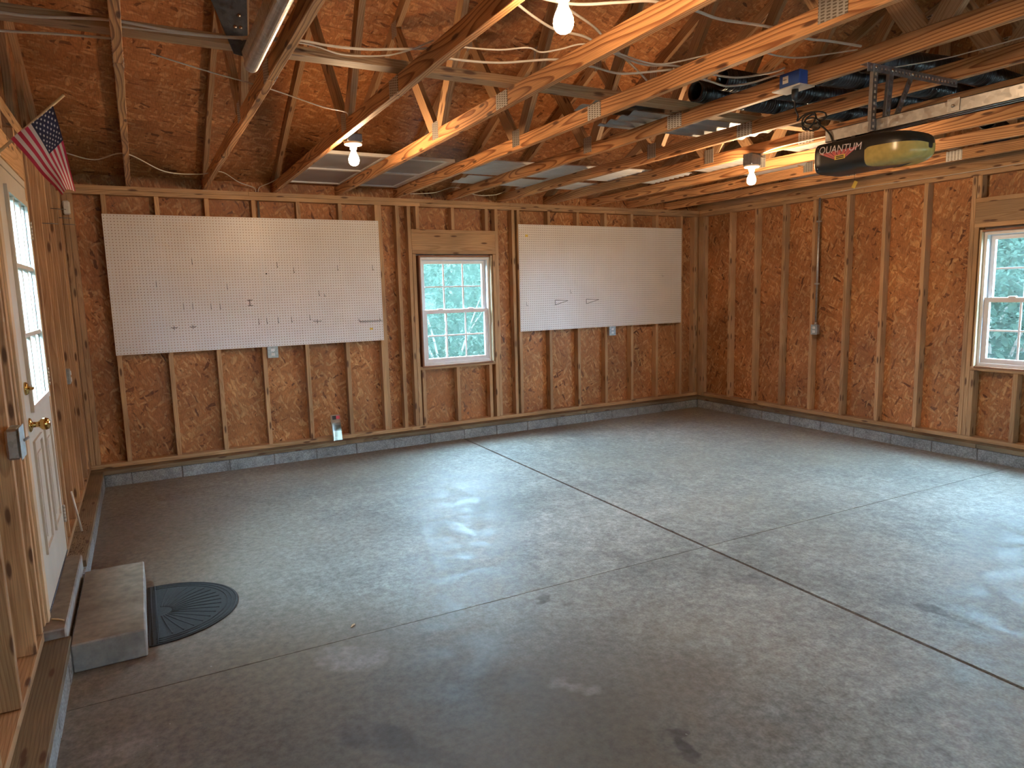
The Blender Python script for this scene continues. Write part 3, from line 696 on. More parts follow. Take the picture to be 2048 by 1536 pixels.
for i in range(11):
    x0 = 0.2009+0.6096*i; x1 = x0+T2
    t = empty('roof_truss', (x0+T2/2, YRIDGE, ZP))
    tag(t, f'{ORD[i]} roof truss from the left wall, {EXTRA[i]}', 'truss', 'roof trusses')
    b1, b2 = (-3.52, -3.522)
    abox('bottom_chord', (x0, b1, ZP+0.003+jit(0.001)), (x1, 0.085, ZP+T4), 'chord', t, 'y', 0.0022)
    abox('bottom_chord', (x0, -7.70, ZP+0.003+jit(0.001)), (x1, b2, ZP+T4), 'chord', t, 'y', 0.0022)
    zc = ZP+T4+0.001
    yh = 0.02                                  # heel: top chord is cut flat on the bottom chord
    ya = (ROOF0-TV-zc)/SLOPE                   # where its underside meets the bottom chord
    top = [(ya, zc), (YRIDGE+0.001, deck(YRIDGE)-TV), (YRIDGE+0.001, deck(YRIDGE)-0.003), (0.085, deck(0.085)-0.003)]
    member('top_chord', top, x0, x1, 'web', t)
    member('top_chord', [(2*YRIDGE-p[0], p[1]) for p in top], x0, x1, 'web', t)
    web(J1+0.048, Q1, x0, x1, t); web(J1-0.052, YRIDGE+0.10, x0, x1, t)
    web(J2+0.052, YRIDGE-0.10, x0, x1, t); web(J2-0.048, Q2, x0, x1, t)
    for sx in (x0-0.001, x1+0.001):
        plate(t, sx, -3.52, ZP+0.045, 0.13, 0.082)
        plate(t, sx, J1, ZP+0.082, 0.10, 0.11); (plate(t, sx, J2, ZP+0.082, 0.13, 0.12) if (i < 5 or sx > x0) else None)
        plate(t, sx, Q1, deck(Q1)-0.085, 0.10, 0.11); plate(t, sx, Q2, deck(Q2)-0.085, 0.10, 0.11)
# lateral braces lying across the bottom chords
zb = ZP+T4+0.001
for (xa, xb, y, lab) in ((-0.30, 0.712, -3.63, 'short pine brace board ending at the dark steel plate'), (0.85, 3.36, -3.62, 'long pine brace board lying across the middle trusses'), (3.20, 6.30, -3.53, 'pine brace board lying across the trusses behind the black pipes')):
    o = abox('brace_board', (xa, y-T4/2, zb), (xb, y+T4/2, zb+T2), 'web', None, 'x'); tag(o, lab, 'board')

# ---------------------------------------------------------------- windows
def window(name, flip, u0, u1, z0, z1, zmid, d0, parent=None):
    """double hung, six over six.  flip False: back wall (u = x, depth = +y); True: right wall (u = y, depth = +x)"""
    W = struct(empty(name, ((u0+u1)/2, d0, z0) if not flip else (d0, (u0+u1)/2, z0)))
    def B(nm, ua, ub, za, zb_, da, db, mat, par=W):
        if not flip: return abox(nm, (ua, d0+da, za), (ub, d0+db, zb_), mat, par, 'x' if (ub-ua) > (zb_-za) else 'z', 0.0015)
        return abox(nm, (d0+da, ua, za), (d0+db, ub, zb_), mat, par, 'y' if (ub-ua) > (zb_-za) else 'z', 0.0015)
    # wooden jamb boards
    j = 0.018
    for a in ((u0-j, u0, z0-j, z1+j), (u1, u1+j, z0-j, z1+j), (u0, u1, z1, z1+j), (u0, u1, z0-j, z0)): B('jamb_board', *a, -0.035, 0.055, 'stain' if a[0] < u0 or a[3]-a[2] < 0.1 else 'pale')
    f = 0.028
    for a in ((u0, u0+f, z0, z1), (u1-f, u1, z0, z1), (u0+f, u1-f, z1-f, z1), (u0+f, u1-f, z0, z0+f)): B('frame', *a, 0.0, 0.095, 'vinyl')
    for a in ((u0-0.075, u0+0.004, z0-0.07, z1+0.08), (u1-0.004, u1+0.075, z0-0.07, z1+0.08), (u0+0.004, u1-0.004, z1-0.004, z1+0.08), (u0+0.004, u1-0.004, z0-0.07, z0+0.004)): B('outer_casing', *a, 0.084, 0.10, 'vinyl')
    def sash(za, zb_, da, db, n):
        r = 0.042; ua, ub = u0+f, u1-f
        lst = [(ua, ua+r, za, zb_), (ub-r, ub, za, zb_), (ua+r, ub-r, zb_-r, zb_), (ua+r, ub-r, za, za+r)]
        vs = []
        for (a, b, c, d) in lst: vs.append(((a, d0+da, c), (b, d0+db, d)) if not flip else ((d0+da, a, c), (d0+db, b, d)))
        s = boxes('sash', vs, 'vinyl', W)
        gu0, gu1, gz0, gz1 = ua+r, ub-r, za+r, zb_-r; dm = (da+db)/2; m = 0.008
        us = [gu0+(gu1-gu0)*k/3 for k in range(4)]; zs = [gz0, (gz0+gz1)/2, gz1]
        for k in (1, 2): B('muntin', us[k]-m, us[k]+m, gz0, gz1, dm-0.006, dm+0.006, 'vinyl', s)
        for k in range(3): B('muntin', us[k]+m, us[k+1]-m, zs[1]-m, zs[1]+m, dm-0.006, dm+0.006, 'vinyl', s)
        for k in range(3):
            for q in range(2): B('pane', us[k]+m*0.5, us[k+1]-m*0.5, zs[q]+m*0.5, zs[q+1]-m*0.5, dm-0.0015, dm+0.0015, 'glass', s)
        return s
    sash(zmid-0.021, z1-f, 0.055, 0.085, 0); s = sash(z0+f, zmid+0.021, 0.015, 0.045, 1)
    for q in (0.28, 0.72):
        u = u0+(u1-u0)*q; B('sash_lock', u-0.03, u+0.03, zmid+0.021, zmid+0.033, 0.018, 0.045, 'vinyl', s)
    return W
window('window_1', False, 2.872, 3.706, 0.835, 2.000, 1.415, 0.02)
window('window_2', True, -4.395, -3.512, 0.840, 2.030, 1.432, XR+0.02)

# ---------------------------------------------------------------- service door in the left wall
DX = XL+0.004
door = struct(empty('door_1', (DX, -2.79, 0.19)))
y0d, y1d, z0d, z1d = -3.250, -2.336, 0.195, 2.232
gy0, gy1, gz0, gz1 = -3.05, -2.45, 1.14, 2.125
leaf = boxes('door_leaf', [((DX-0.044, y0d, z0d), (DX, y1d, gz0)), ((DX-0.044, y0d, gz1), (DX, y1d, z1d)), ((DX-0.044, y0d, gz0), (DX, gy0, gz1)), ((DX-0.044, gy1, gz0), (DX, y1d, gz1))], 'door', door)
fr = 0.03
boxes('lite_frame', [((DX-0.004, gy0-fr, gz0-fr), (DX+0.014, gy1+fr, gz0)), ((DX-0.004, gy0-fr, gz1), (DX+0.014, gy1+fr, gz1+fr)), ((DX-0.004, gy0-fr, gz0), (DX+0.014, gy0, gz1)), ((DX-0.004, gy1, gz0), (DX+0.014, gy1+fr, gz1))], 'door', leaf)
ys = [gy0+(gy1-gy0)*k/3 for k in range(4)]; zs = [gz0+(gz1-gz0)*k/3 for k in range(4)]
for k in (1, 2):
    abox('muntin', (DX-0.020, ys[k]-0.010, gz0), (DX+0.006, ys[k]+0.010, gz1), 'door', leaf, 'z'); abox('muntin', (DX-0.019, gy0, zs[k]-0.011), (DX+0.008, gy1, zs[k]+0.011), 'door', leaf, 'y')
for a in range(3):
    for b in range(3): abox('pane', (DX-0.024, ys[a]+0.001, zs[b]+0.001), (DX-0.021, ys[a+1]-0.001, zs[b+1]-0.001), 'glass', leaf, 'z', 0)
for (a, b) in ((-3.13, -2.86), (-2.73, -2.46)):          # raised panels
    za, zb_ = 0.43, 0.98; m = 0.022
    boxes('panel_moulding', [((DX-0.001, a, za), (DX+0.010, a+m, zb_)), ((DX-0.001, b-m, za), (DX+0.010, b, zb_)), ((DX-0.001, a+m, za), (DX+0.010, b-m, za+m)), ((DX-0.001, a+m, zb_-m), (DX+0.010, b-m, zb_)), ((DX-0.001, a+0.07, za+0.07), (DX+0.007, b-0.07, zb_-0.07))], 'door', leaf)
kn = (DX, -3.165, 1.065)
lathe('knob', [(0.033, 0.0), (0.033, 0.004), (0.026, 0.009), (0.013, 0.013), (0.012, 0.032), (0.016, 0.038), (0.026, 0.048), (0.029, 0.062), (0.025, 0.074), (0.012, 0.080), (0.0, 0.081)], 'brass', leaf, kn, (1, 0, 0), 20)
lathe('deadbolt', [(0.030, 0.0), (0.030, 0.006), (0.024, 0.014), (0.010, 0.015), (0.009, 0.022), (0.0, 0.022)], 'brass', leaf, (DX, -3.175, 1.235), (1, 0, 0), 18)
abox('thumb_turn', (DX+0.02, -3.193, 1.229), (DX+0.034, -3.157, 1.241), 'brass', leaf, 'y')
for z in (2.01, 1.21, 0.41):
    h = boxes('hinge', [((DX-0.001, -2.335, z-0.05), (DX+0.003, -2.318, z+0.05))], 'hinge', door)
    for q in range(5): lathe('knuckle', [(0.007, -0.0095), (0.007, 0.0095)], 'hinge', h, (DX+0.007, -2.333, z-0.04+0.02*q), (0, 0, 1), 8)
for a in ((-2.334, -2.298), (-3.290, -3.252)): abox('door_jamb', (XL-0.10, a[0], 0.187), (DX+0.002, a[1], 2.272), 'door' if a[0] < -3 else 'stud', door, 'z')
abox('door_jamb', (XL-0.10, -3.252, 2.236), (DX+0.002, -2.334, 2.272), 'door', door, 'y')
abox('door_stop_board', (XL-0.004, -3.36, 0.187), (XL+0.012, -3.292, 2.30), 'pale', door, 'z')
abox('door_sweep', (DX-0.044, y0d, 0.187), (DX+0.004, y1d, 0.1945), 'darksteel', door, 'y')
thr = abox('threshold_slab', (XL-0.09, -3.455, 0.0), (XL+0.083, -2.445, 0.1855), 'step', door, 'y', 0.006)

# concrete step and rubber mat
st = abox('concrete_step', (XL+BLK+0.002, -3.535, 0.0), (0.106, -2.60, 0.132), 'step', None, 'y', 0.006); tag(st, 'rough concrete step in front of the white side door', 'step')
def mat_outline(n, rx, ry, cx, cy, lip=0.03):
    pts = [(cx-lip, cy-ry)]
    for k in range(n+1):
        a = -math.pi/2+math.pi*k/n; pts.append((cx+rx*math.cos(a), cy+ry*math.sin(a)))
    pts.append((cx-lip, cy+ry)); return pts
mcx, mcy = 0.142, -3.08
dm = prism('doormat', mat_outline(40, 0.405, 0.375, mcx, mcy), 'z', 0.001, 0.008, 'matrubber'); tag(dm, 'black half-oval rubber doormat beside the concrete step', 'doormat')
for q, (rx, ry) in enumerate(((0.395, 0.365), (0.372, 0.343), (0.350, 0.322))):
    pts = [(mcx+0.008, mcy-ry, 0.0085)]+[(mcx+rx*math.cos(a), mcy+ry*math.sin(a), 0.0085) for a in [-math.pi/2+math.pi*k/36 for k in range(37)]]+[(mcx+0.008, mcy+ry, 0.0085)]
    tube('border_rib', pts, 0.004, 'matrubber', dm, 5, False)
for dx in (-0.015, 0.008): tube('border_rib', [(mcx+dx, mcy-0.37, 0.0085), (mcx+dx, mcy+0.37, 0.0085)], 0.004, 'matrubber', dm, 5, False)
for k in range(17):
    a = math.radians(-80+10*k); r0, r1 = 0.06, 0.30
    tube('fan_rib', [(mcx+0.02+r0*math.cos(a), mcy+r0*math.sin(a), 0.0085), (mcx+0.02+r1*0.55*math.cos(a), mcy+r1*0.6*math.sin(a+0.08), 0.0085), (mcx+0.02+r1*math.cos(a), mcy+r1*math.sin(a), 0.0085)], 0.004, 'matrubber', dm, 5)

# ---------------------------------------------------------------- pegboards
def pegboard(name, x0, z0, nx, nz, y, label):
    c = 0.0254; R0 = 0.0037; t = 0.006; W, H = nx*c, nz*c
    vs, fs = [], []
    for j in range(nz+1):
        for i in range(nx+1): vs.append((i*c, 0.0, j*c))
    oct_ = [(math.cos(math.radians(22.5+45*k))*R0, math.sin(math.radians(22.5+45*k))*R0) for k in range(8)]
    n1 = nx+1
    for j in range(nz):
        for i in range(nx):
            b = len(vs); cx, cz = (i+0.5)*c, (j+0.5)*c
            for ox, oz in oct_: vs.append((cx+ox, 0.0, cz+oz))
            for ox, oz in oct_: vs.append((cx+ox, t, cz+oz))
            p00, p10, p01, p11 = j*n1+i, j*n1+i+1, (j+1)*n1+i, (j+1)*n1+i+1
            o = [b+k for k in range(8)]
            fs += [[p11, o[1], o[0]], [p01, o[3], o[2]], [p00, o[5], o[4]], [p10, o[7], o[6]],
                   [p10, p11, o[0], o[7]], [p11, p01, o[2], o[1]], [p01, p00, o[4], o[3]], [p00, p10, o[6], o[5]]]
            fs += [[o[k], o[(k+1) % 8], o[(k+1) % 8]+8, o[k]+8] for k in range(8)]
    b = len(vs); vs += [(0, t, 0), (W, t, 0), (W, t, H), (0, t, H)]
    q = [0, nx, nz*n1+nx, nz*n1]
    fs += [[q[k], b+k, b+(k+1) % 4, q[(k+1) % 4]] for k in range(4)]
    me = bpy.data.meshes.new(name); me.from_pydata(vs, [], fs); me.materials.append(MAT['peg']); me.materials.append(MAT['core'])
    me.polygons.foreach_set('material_index', ([0]*8+[1]*8)*(nx*nz)+[0]*4); me.update()
    o = link(name, me, None, (x0, y, z0)); return tag(o, label, 'pegboard')
pb1 = pegboard('pegboard', -0.0038, 1.1433, 96, 48, -0.0085, 'large white pegboard with many small hooks, left of the back window')
pb2 = pegboard('pegboard', 4.0756, 1.1481, 96, 48, -0.0085, 'large white pegboard nearly bare of hooks, right of the back window')
# strips and hanging straight hooks
YP = -0.0085
def hook(x, z, L=0.05, fwd=0.03, lab='', grp=''):
    o = tube('peg_hook', [(x, YP+0.001, z+L/2), (x, YP-0.004, z+L/2), (x, YP-0.005, z-L/2+0.006), (x, YP-0.012, z-L/2), (x, YP-fwd, z-L/2), (x, YP-fwd-0.003, z-L/2+0.010)], 0.0019, 'steel', None, 6, True, 3)
    return tag(o, lab, 'hook', grp)
LH = [(0.669, 1.955, 'straight peg hook alone at the upper left of the left pegboard'), (1.411, 1.923, 'straight peg hook at the upper middle of the left pegboard'), (1.563, 1.871, 'straight peg hook just right of the upper middle one, left pegboard'),
      (1.99, 1.892, 'straight peg hook at the upper right of the left pegboard'), (2.35, 1.89, 'straight peg hook at the far right edge of the left pegboard'), (0.949, 1.725, 'straight peg hook alone left of the centre of the left pegboard'),
      (1.792, 1.644, 'straight peg hook next to a short dark one, left pegboard'), (0.567, 1.552, 'first straight peg hook in the row of four left of the H-shaped bracket'), (0.643, 1.552, 'second straight peg hook in the row of four left of the H-shaped bracket'),
      (0.797, 1.547, 'third straight peg hook in the row of four left of the H-shaped bracket'), (0.875, 1.544, 'fourth straight peg hook in the row of four, nearest the H-shaped bracket'), (1.206, 1.39, 'first straight peg hook in the lowest row of the left pegboard'),
      (1.28, 1.393, 'second straight peg hook in the lowest row of the left pegboard'), (1.385, 1.394, 'third straight peg hook in the lowest row of the left pegboard'), (1.511, 1.395, 'fourth straight peg hook in the lowest row of the left pegboard'), (1.688, 1.409, 'rightmost straight peg hook in the lowest row, beside the wide double hook')]
for x, z, lab in LH: hook(x, z, 0.048, 0.028, lab, 'straight hooks on the left pegboard')
hook(0.363, 1.757, 0.045, 0.03, 'steel peg hook with a curled foot, leftmost on the left pegboard', 'single hooks'); hook(1.844, 1.624, 0.025, 0.03, 'short dark peg hook beside a straight one, left pegboard', 'single hooks')
for x, z, L, lab in ((4.769, 1.593, 0.035, 'tiny steel peg hook above the two shelf brackets, right pegboard'), (4.161, 1.461, 0.035, 'tiny steel peg hook at the left edge of the right pegboard')): hook(x, z, L, 0.022, lab, 'tiny hooks on the right pegboard')
def cross_hook(x, z, lab, w=0.05):
    o = empty('double_hook', (x, YP, z)); tag(o, lab, 'hook')
    tube('back_wire', [(x, YP-0.003, z+0.02), (x, YP-0.003, z-0.02)], 0.0025, 'steel', o, 6, False)
    tube('cross_wire', [(x-w/2, YP-0.02, z+0.006), (x-w/2, YP-0.004, z), (x+w/2, YP-0.004, z), (x+w/2, YP-0.02, z+0.006)], 0.0025, 'steel', o, 6, False)
cross_hook(0.475, 1.365, 'double peg hook low on the left pegboard, the leftmost of a pair'); cross_hook(0.630, 1.366, 'double peg hook low on the left pegboard, the rightmost of a pair')
cross_hook(1.758, 1.369, 'wide double peg hook beside the lowest row of straight hooks', 0.075)
o = empty('tool_bracket', (1.138, YP, 1.569)); tag(o, 'small H-shaped wire tool bracket in the middle of the left pegboard', 'bracket')
tube('post', [(1.138, YP-0.003, 1.60), (1.138, YP-0.003, 1.54)], 0.0035, 'steel', o, 6, False)
for z in (1.595, 1.545): tube('arm', [(1.115, YP-0.03, z), (1.12, YP-0.004, z), (1.156, YP-0.004, z), (1.161, YP-0.03, z)], 0.0028, 'steel', o, 6, False)
o = empty('wire_rack', (2.29, YP, 1.357)); tag(o, 'long wire tool rack at the lower right of the left pegboard', 'rack')
tube('rail', [(2.177, YP-0.022, 1.350), (2.402, YP-0.022, 1.347)], 0.003, 'steel', o, 6, False)
for k in range(8):
    x = 2.18+0.0315*k; tube('rack_loop', [(x, YP-0.022, 1.352), (x+0.010, YP-0.038, 1.346), (x+0.022, YP-0.022, 1.352)], 0.0024, 'steel', o, 5, False)
for x in (2.179, 2.40): tube('rack_end', [(x, YP-0.001, 1.375), (x, YP-0.004, 1.37), (x, YP-0.022, 1.349)], 0.0026, 'steel', o, 6, False)
o = abox('price_sticker', (2.288, YP-0.0012, 1.258), (2.322, YP-0.0002, 1.277), 'yellow', None, 'x', 0); tag(o, 'small yellow brown sticker at the lower right of the left pegboard', 'sticker')
o = abox('price_sticker', (4.163, YP-0.0012, 2.228), (4.197, YP-0.0002, 2.254), 'yellow', None, 'x', 0); tag(o, 'small yellow brown sticker at the upper left of the right pegboard', 'sticker')
for x, lab in ((4.582, 'wire shelf bracket on the right pegboard, the one nearer the back window'), (5.027, 'wire shelf bracket on the right pegboard, the one farther from the back window')):
    z = 1.468; o = empty('shelf_bracket', (x, YP, z)); tag(o, lab, 'bracket')
    tube('top_wire', [(x-0.03, YP-0.003, z+0.028), (x-0.028, YP-0.008, z+0.03), (x+0.06, YP-0.14, z+0.022)], 0.0028, 'steel', o, 6, False)
    tube('brace_wire', [(x+0.06, YP-0.14, z+0.022), (x-0.025, YP-0.006, z-0.025)], 0.0026, 'steel', o, 6, False)
    tube('back_wire', [(x-0.03, YP-0.003, z+0.03), (x-0.03, YP-0.003, z-0.03)], 0.0028, 'steel', o, 6, False)
o = hook(6.183, 1.767, 0.02, 0.03, 'short black peg near the right edge of the right pegboard', 'single hooks')
o = lathe('push_pin', [(0.007, 0), (0.007, 0.006), (0.004, 0.012), (0.0, 0.012)], 'ink', None, (1.306, YP, 1.841), (0, -1, 0), 10); tag(o, 'black round plug in a hole of the left pegboard', 'pin')

# ---------------------------------------------------------------- outlets, conduit, boxes
def outlet(c, nrm, lab, w=0.092, h=0.105, d=0.05, two=True):
    """square steel box with duplex receptacle; nrm = 'y' faces -y, 'x' faces -x"""
    def L(a, b, z): return (c[0]+a, c[1]-b, c[2]+z) if nrm == 'y' else (c[0]-b, c[1]-a, c[2]+z)
    O = empty('outlet_box', c); tag(O, lab, 'outlet')
    abox('box', L(-w/2, 0, -h/2), L(w/2, d, h/2), 'boxgrey', O, 'z', 0.006)
    abox('cover_plate', L(-w/2-0.003, d, -h/2-0.003), L(w/2+0.003, d+0.003, h/2+0.003), 'boxgrey', O, 'z', 0.001)
    for s in (-1, 1):
        f = abox('receptacle', L(-0.017, d+0.003, s*0.021-0.014), L(0.017, d+0.0065, s*0.021+0.014), 'white', O, 'z', 0.003)
        for q in (-0.007, 0.007): abox('slot', L(q-0.0012, d+0.0055, s*0.021-0.004), L(q+0.0012, d+0.0068, s*0.021+0.006), 'ink', f, 'z', 0)
    lathe('cover_screw', [(0.004, 0), (0.003, 0.002), (0.0, 0.0025)], 'zinc', O, L(0, d+0.003, 0), (0, -1, 0) if nrm == 'y' else (-1, 0, 0), 8)
outlet((1.308, 0.0, 1.092), 'y', 'grey steel outlet box under the left pegboard')
outlet((5.358, 0.0, 1.094), 'y', 'grey steel outlet box under the right pegboard')
outlet((XR, -1.852, 1.108), 'x', 'grey steel outlet box below the conduit on the right wall', 0.075, 0.105)
def conduit(x, y, z0, z1, lab, dirn):
    o = empty('conduit', (x, y, z0)); tag(o, lab, 'conduit')
    tube('pipe', [(x, y, z0), (x, y, z1)], 0.0115, 'galv', o, 14, False)
    lathe('connector', [(0.0165, 0), (0.0165, 0.022), (0.013, 0.026)], 'galv', o, (x, y, z0-0.002), (0, 0, 1), 14)
    for z in (z0+0.45, z1-0.25):
        if z0 < z < z1: abox('strap', (x-0.016 if dirn == 'y' else x-0.014, y-0.014 if dirn == 'y' else y-0.024, z-0.009), (x+0.016 if dirn == 'y' else x+0.014, y+0.014 if dirn == 'y' else y+0.024, z+0.009), 'galv', o, 'z')
conduit(XR-0.020, -1.848, 1.162, 2.535, 'tall grey metal conduit on the right wall above an outlet', 'x')
conduit(1.285, -0.02+0.055, 1.150, 2.520, 'grey metal conduit running behind the left pegboard', 'y')
# light switch boxes on the left wall
O = empty('switch_box', (XL, -3.70, 1.08)); tag(O, 'grey metal switch box with a white toggle near the door', 'switch')
abox('box', (XL, -3.78, 1.025), (XL+0.045, -3.665, 1.145), 'boxgrey', O, 'z', 0.008)
abox('cover_plate', (XL+0.045, -3.783, 1.022), (XL+0.048, -3.662, 1.148), 'boxgrey', O, 'z', 0.001)
tube('toggle', [(XL+0.047, -3.70, 1.085), (XL+0.060, -3.70, 1.092), (XL+0.068, -3.70, 1.098)], 0.005, 'white', O, 8, False)
O = empty('outlet_box', (XL, -1.06, 1.085)); tag(O, 'small outlet box on a stud of the left wall', 'outlet')
abox('box', (XL-0.02, -1.10, 1.03), (XL+0.012, -1.02, 1.14), 'boxgrey', O, 'z', 0.004)
for s in (-1, 1): abox('receptacle', (XL+0.012, -1.077, 1.085+s*0.024-0.016), (XL+0.018, -1.043, 1.085+s*0.024+0.016), 'white', O, 'z', 0.003)
# motion sensor in the back left corner
O = empty('motion_sensor', (-0.245, -0.03, 2.40)); tag(O, 'white motion sensor in the back left corner below the flag', 'sensor')
abox('housing', (-0.278, -0.055, 2.345), (-0.224, -0.003, 2.458), 'white', O, 'z', 0.012)
abox('lens', (-0.270, -0.060, 2.362), (-0.232, -0.054, 2.41), 'paper', O, 'z', 0.004)
# nails in the left wall
for (y, z, lab) in ((-0.87, 2.30, 'long dark nail in a left wall stud below the motion sensor'), (-0.44, 2.28, 'dark nail in the left wall stud second from the corner'), (-1.66, 2.12, 'long dark nail in the left wall beside the upper door hinge'), (-1.25, 2.47, 'dark nail high in the left wall behind the flag'), (-0.13, 2.26, 'dark nail in the corner stud of the left wall')):
    o = tube('nail', [(XL-0.01, y+0.02, z), (XL+0.085, y+0.02, z-0.004)], 0.003, 'steel', None, 6, False); tag(o, lab, 'nail', 'nails in the left wall')
# small hooks on the right wall and back corner
o = lathe('screw_hook', [(0.004, 0), (0.004, 0.03), (0.0, 0.031)], 'zinc', None, (XR+T4, -2.757, 2.13), (-1, 0, 0), 8); tag(o, 'small screw hook in the right wall board', 'hook')
# leaning white stick and straw on the left sill
o = tube('plastic_rod', [(XL+0.045, -1.86, 0.152), (XL+0.010, -1.85, 0.42)], 0.006, 'white', None, 8, False); tag(o, 'thin white plastic rod leaning beside the door hinge', 'rod')
o = tube('wood_splinter', [(XL+0.02, -3.33, 0.1885), (XL+0.05, -3.36, 0.192), (XL+0.07, -3.375, 0.1885)], 0.004, 'straw', None, 6); tag(o, 'pale wood splinter lying on the door threshold', 'splinter')

o = tube('dry_leaf', [(0.985, -3.76, 0.002), (1.0, -3.748, 0.006), (1.012, -3.73, 0.002)], [0.002+0.006*math.sin(math.pi*q/16) for q in range(17)], 'straw', None, 6, True, 8, True, 0.25); tag(o, 'small yellow dry leaf on the floor beyond the doormat', 'leaf')
o = tube('thin_wire', [(XR-0.004, -2.02, 2.52), (XR-0.006, -2.03, 2.45), (XR-0.004, -2.10, 2.38), (XR-0.003, -2.115, 2.27)], 0.0016, 'ink', None, 5); tag(o, 'thin dark wire hanging on the right wall beside the conduit', 'wire')
cv, cf = [], []
for k in range(150):
    y = random.triangular(-2.44, -1.5, -2.3); x = XL+random.uniform(0.005, 0.085); r_ = random.uniform(0.0015, 0.005); b_ = len(cv)
    cv += [(x+r_, y, 0.1465), (x-r_*0.6, y+r_*1.4, 0.1465), (x-r_*0.7, y-r_, 0.1465), (x, y, 0.1465+r_*1.2)]; cf += [[b_, b_+1, b_+2], [b_, b_+1, b_+3], [b_+1, b_+2, b_+3], [b_+2, b_, b_+3]]
o = mesh_from('dirt_crumbs', cv, cf, 'straw2', None, (XL+0.04, -2.0, 0.1465)); tag(o, 'dry dirt and leaf crumbs on the sill beside the side door', 'dirt'); o['kind'] = 'stuff'
# blister pack on the sole plate
O = empty('blister_pack', (1.876, -0.045, 0.147)); tag(O, 'clear plastic hardware pack with red header leaning under the left pegboard', 'package')
def slanted(nm, x0, x1, z0, z1, off, th, mat):      # leans back toward the wall
    tl = 0.085; o = link(nm, chbox(x1-x0, th, z1-z0, 0.0006, mat), O); zc = (z0+z1)/2
    put_world(o, Matrix.Translation(((x0+x1)/2, -0.052+tl*(zc-0.147)/0.262*0.55-off, zc)) @ Matrix.Rotation(math.atan(-tl*0.55/0.262), 4, 'X')); return o
slanted('card', 1.828, 1.926, 0.149, 0.412, 0.0, 0.0012, 'card')
slanted('header_print', 1.846, 1.922, 0.365, 0.398, 0.0012, 0.0008, 'red')
slanted('header_block', 1.846, 1.885, 0.362, 0.400, 0.0021, 0.0006, 'ink')
slanted('dark_band', 1.846, 1.922, 0.252, 0.305, 0.0012, 0.0008, 'greenband')
slanted('metal_hooks', 1.848, 1.918, 0.160, 0.245, 0.008, 0.012, 'foil')
slanted('plastic_bubble', 1.838, 1.924, 0.152, 0.33, 0.012, 0.022, 'clear')

# ---------------------------------------------------------------- flag
O = empty('flag', (-0.285, -3.30, 2.22)); tag(O, 'small stars and stripes flag on a stick mounted on the left wall', 'flag')
tube('stick', [(-0.285, -3.30, 2.222), (0.001, -3.30, 2.508)], 0.006, 'stick', O, 8, False)
lathe('stick_holder', [(0.016, 0), (0.016, 0.02), (0.010, 0.045), (0.0, 0.045)], 'white', O, (-0.287, -3.30, 2.218), (1, 0, 1), 12)
def bez(P, t):
    n = len(P)-1; s = min(int(t*n), n-1); f = t*n-s
    p0, p1, p2, p3 = P[max(s-1, 0)], P[s], P[s+1], P[min(s+2, n)]
    return tuple(0.5*((2*b)+(-a+c)*f+(2*a-5*b+4*c-d)*f*f+(-a+3*b-3*c+d)*f**3) for a, b, c, d in zip(p0, p1, p2, p3))
def px2(p):     # photo points measured on the plane of the stick, metres (x, z)
    return p
TOPE = [(-0.044, 2.466), (-0.028, 2.372), (-0.016, 2.285), (-0.006, 2.190), (0.004, 2.106)]
BOTE = [(-0.207, 2.308), (-0.150, 2.228), (-0.110, 2.166), (-0.068, 2.114), (-0.045, 2.082)]
def flag_pt(u, v):
    (xt, zt), (xb, zb_) = bez(TOPE, u), bez(BOTE, u)
    s = v+0.03*math.sin(2*math.pi*v)*u
    x = xt+(xb-xt)*s; z = zt+(zb_-zt)*s+0.012*math.sin(math.pi*v)*u
    y = -3.30-0.004+0.035*u*math.sin(4.2*v+1.3*u+0.6)-0.012*math.sin(9*u)*(v)
    return (x, y, z)
NU, NV = 40, 52
vs = [flag_pt(i/NU, j/NV) for j in range(NV+1) for i in range(NU+1)]
fs, idx = [], []
for j in range(NV):
    for i in range(NU):
        a = j*(NU+1)+i; fs.append([a, a+1, a+NU+2, a+NU+1])
        st_ = j//4; idx.append(2 if (st_ < 7 and i < NU*0.4) else (0 if st_ % 2 == 0 else 1))
cloth = mesh_from('cloth', vs, fs, ['flagred', 'flagwhite', 'flagblue'], O, flag_pt(0, 0), idx, True)
sv, sf = [], []
for rr in range(9):
    for cc in range(6 if rr % 2 == 0 else 5):
        u = 0.4*((cc*2+1+(rr % 2))/12.0); v = (7/13.0)*((rr+1)/10.0)
        for side in (-1, 1):
            b = len(sv); sv.append(Vector(flag_pt(u, v))+Vector((0, side*0.0012, 0)))
            for k in range(10):
                a = math.pi/2+k*math.pi/5; r = (0.017 if k % 2 == 0 else 0.0068)
                p = Vector(flag_pt(min(max(u+r*math.cos(a)*0.95, 0), 0.4), max(v-r*math.sin(a)*1.55, 0.0)))+Vector((0, side*0.0012, 0)); sv.append(p)
            for k in range(10): sf.append([b, b+1+k, b+1+(k+1) % 10])
mesh_from('stars', sv, sf, 'flagwhite', cloth, flag_pt(0, 0))

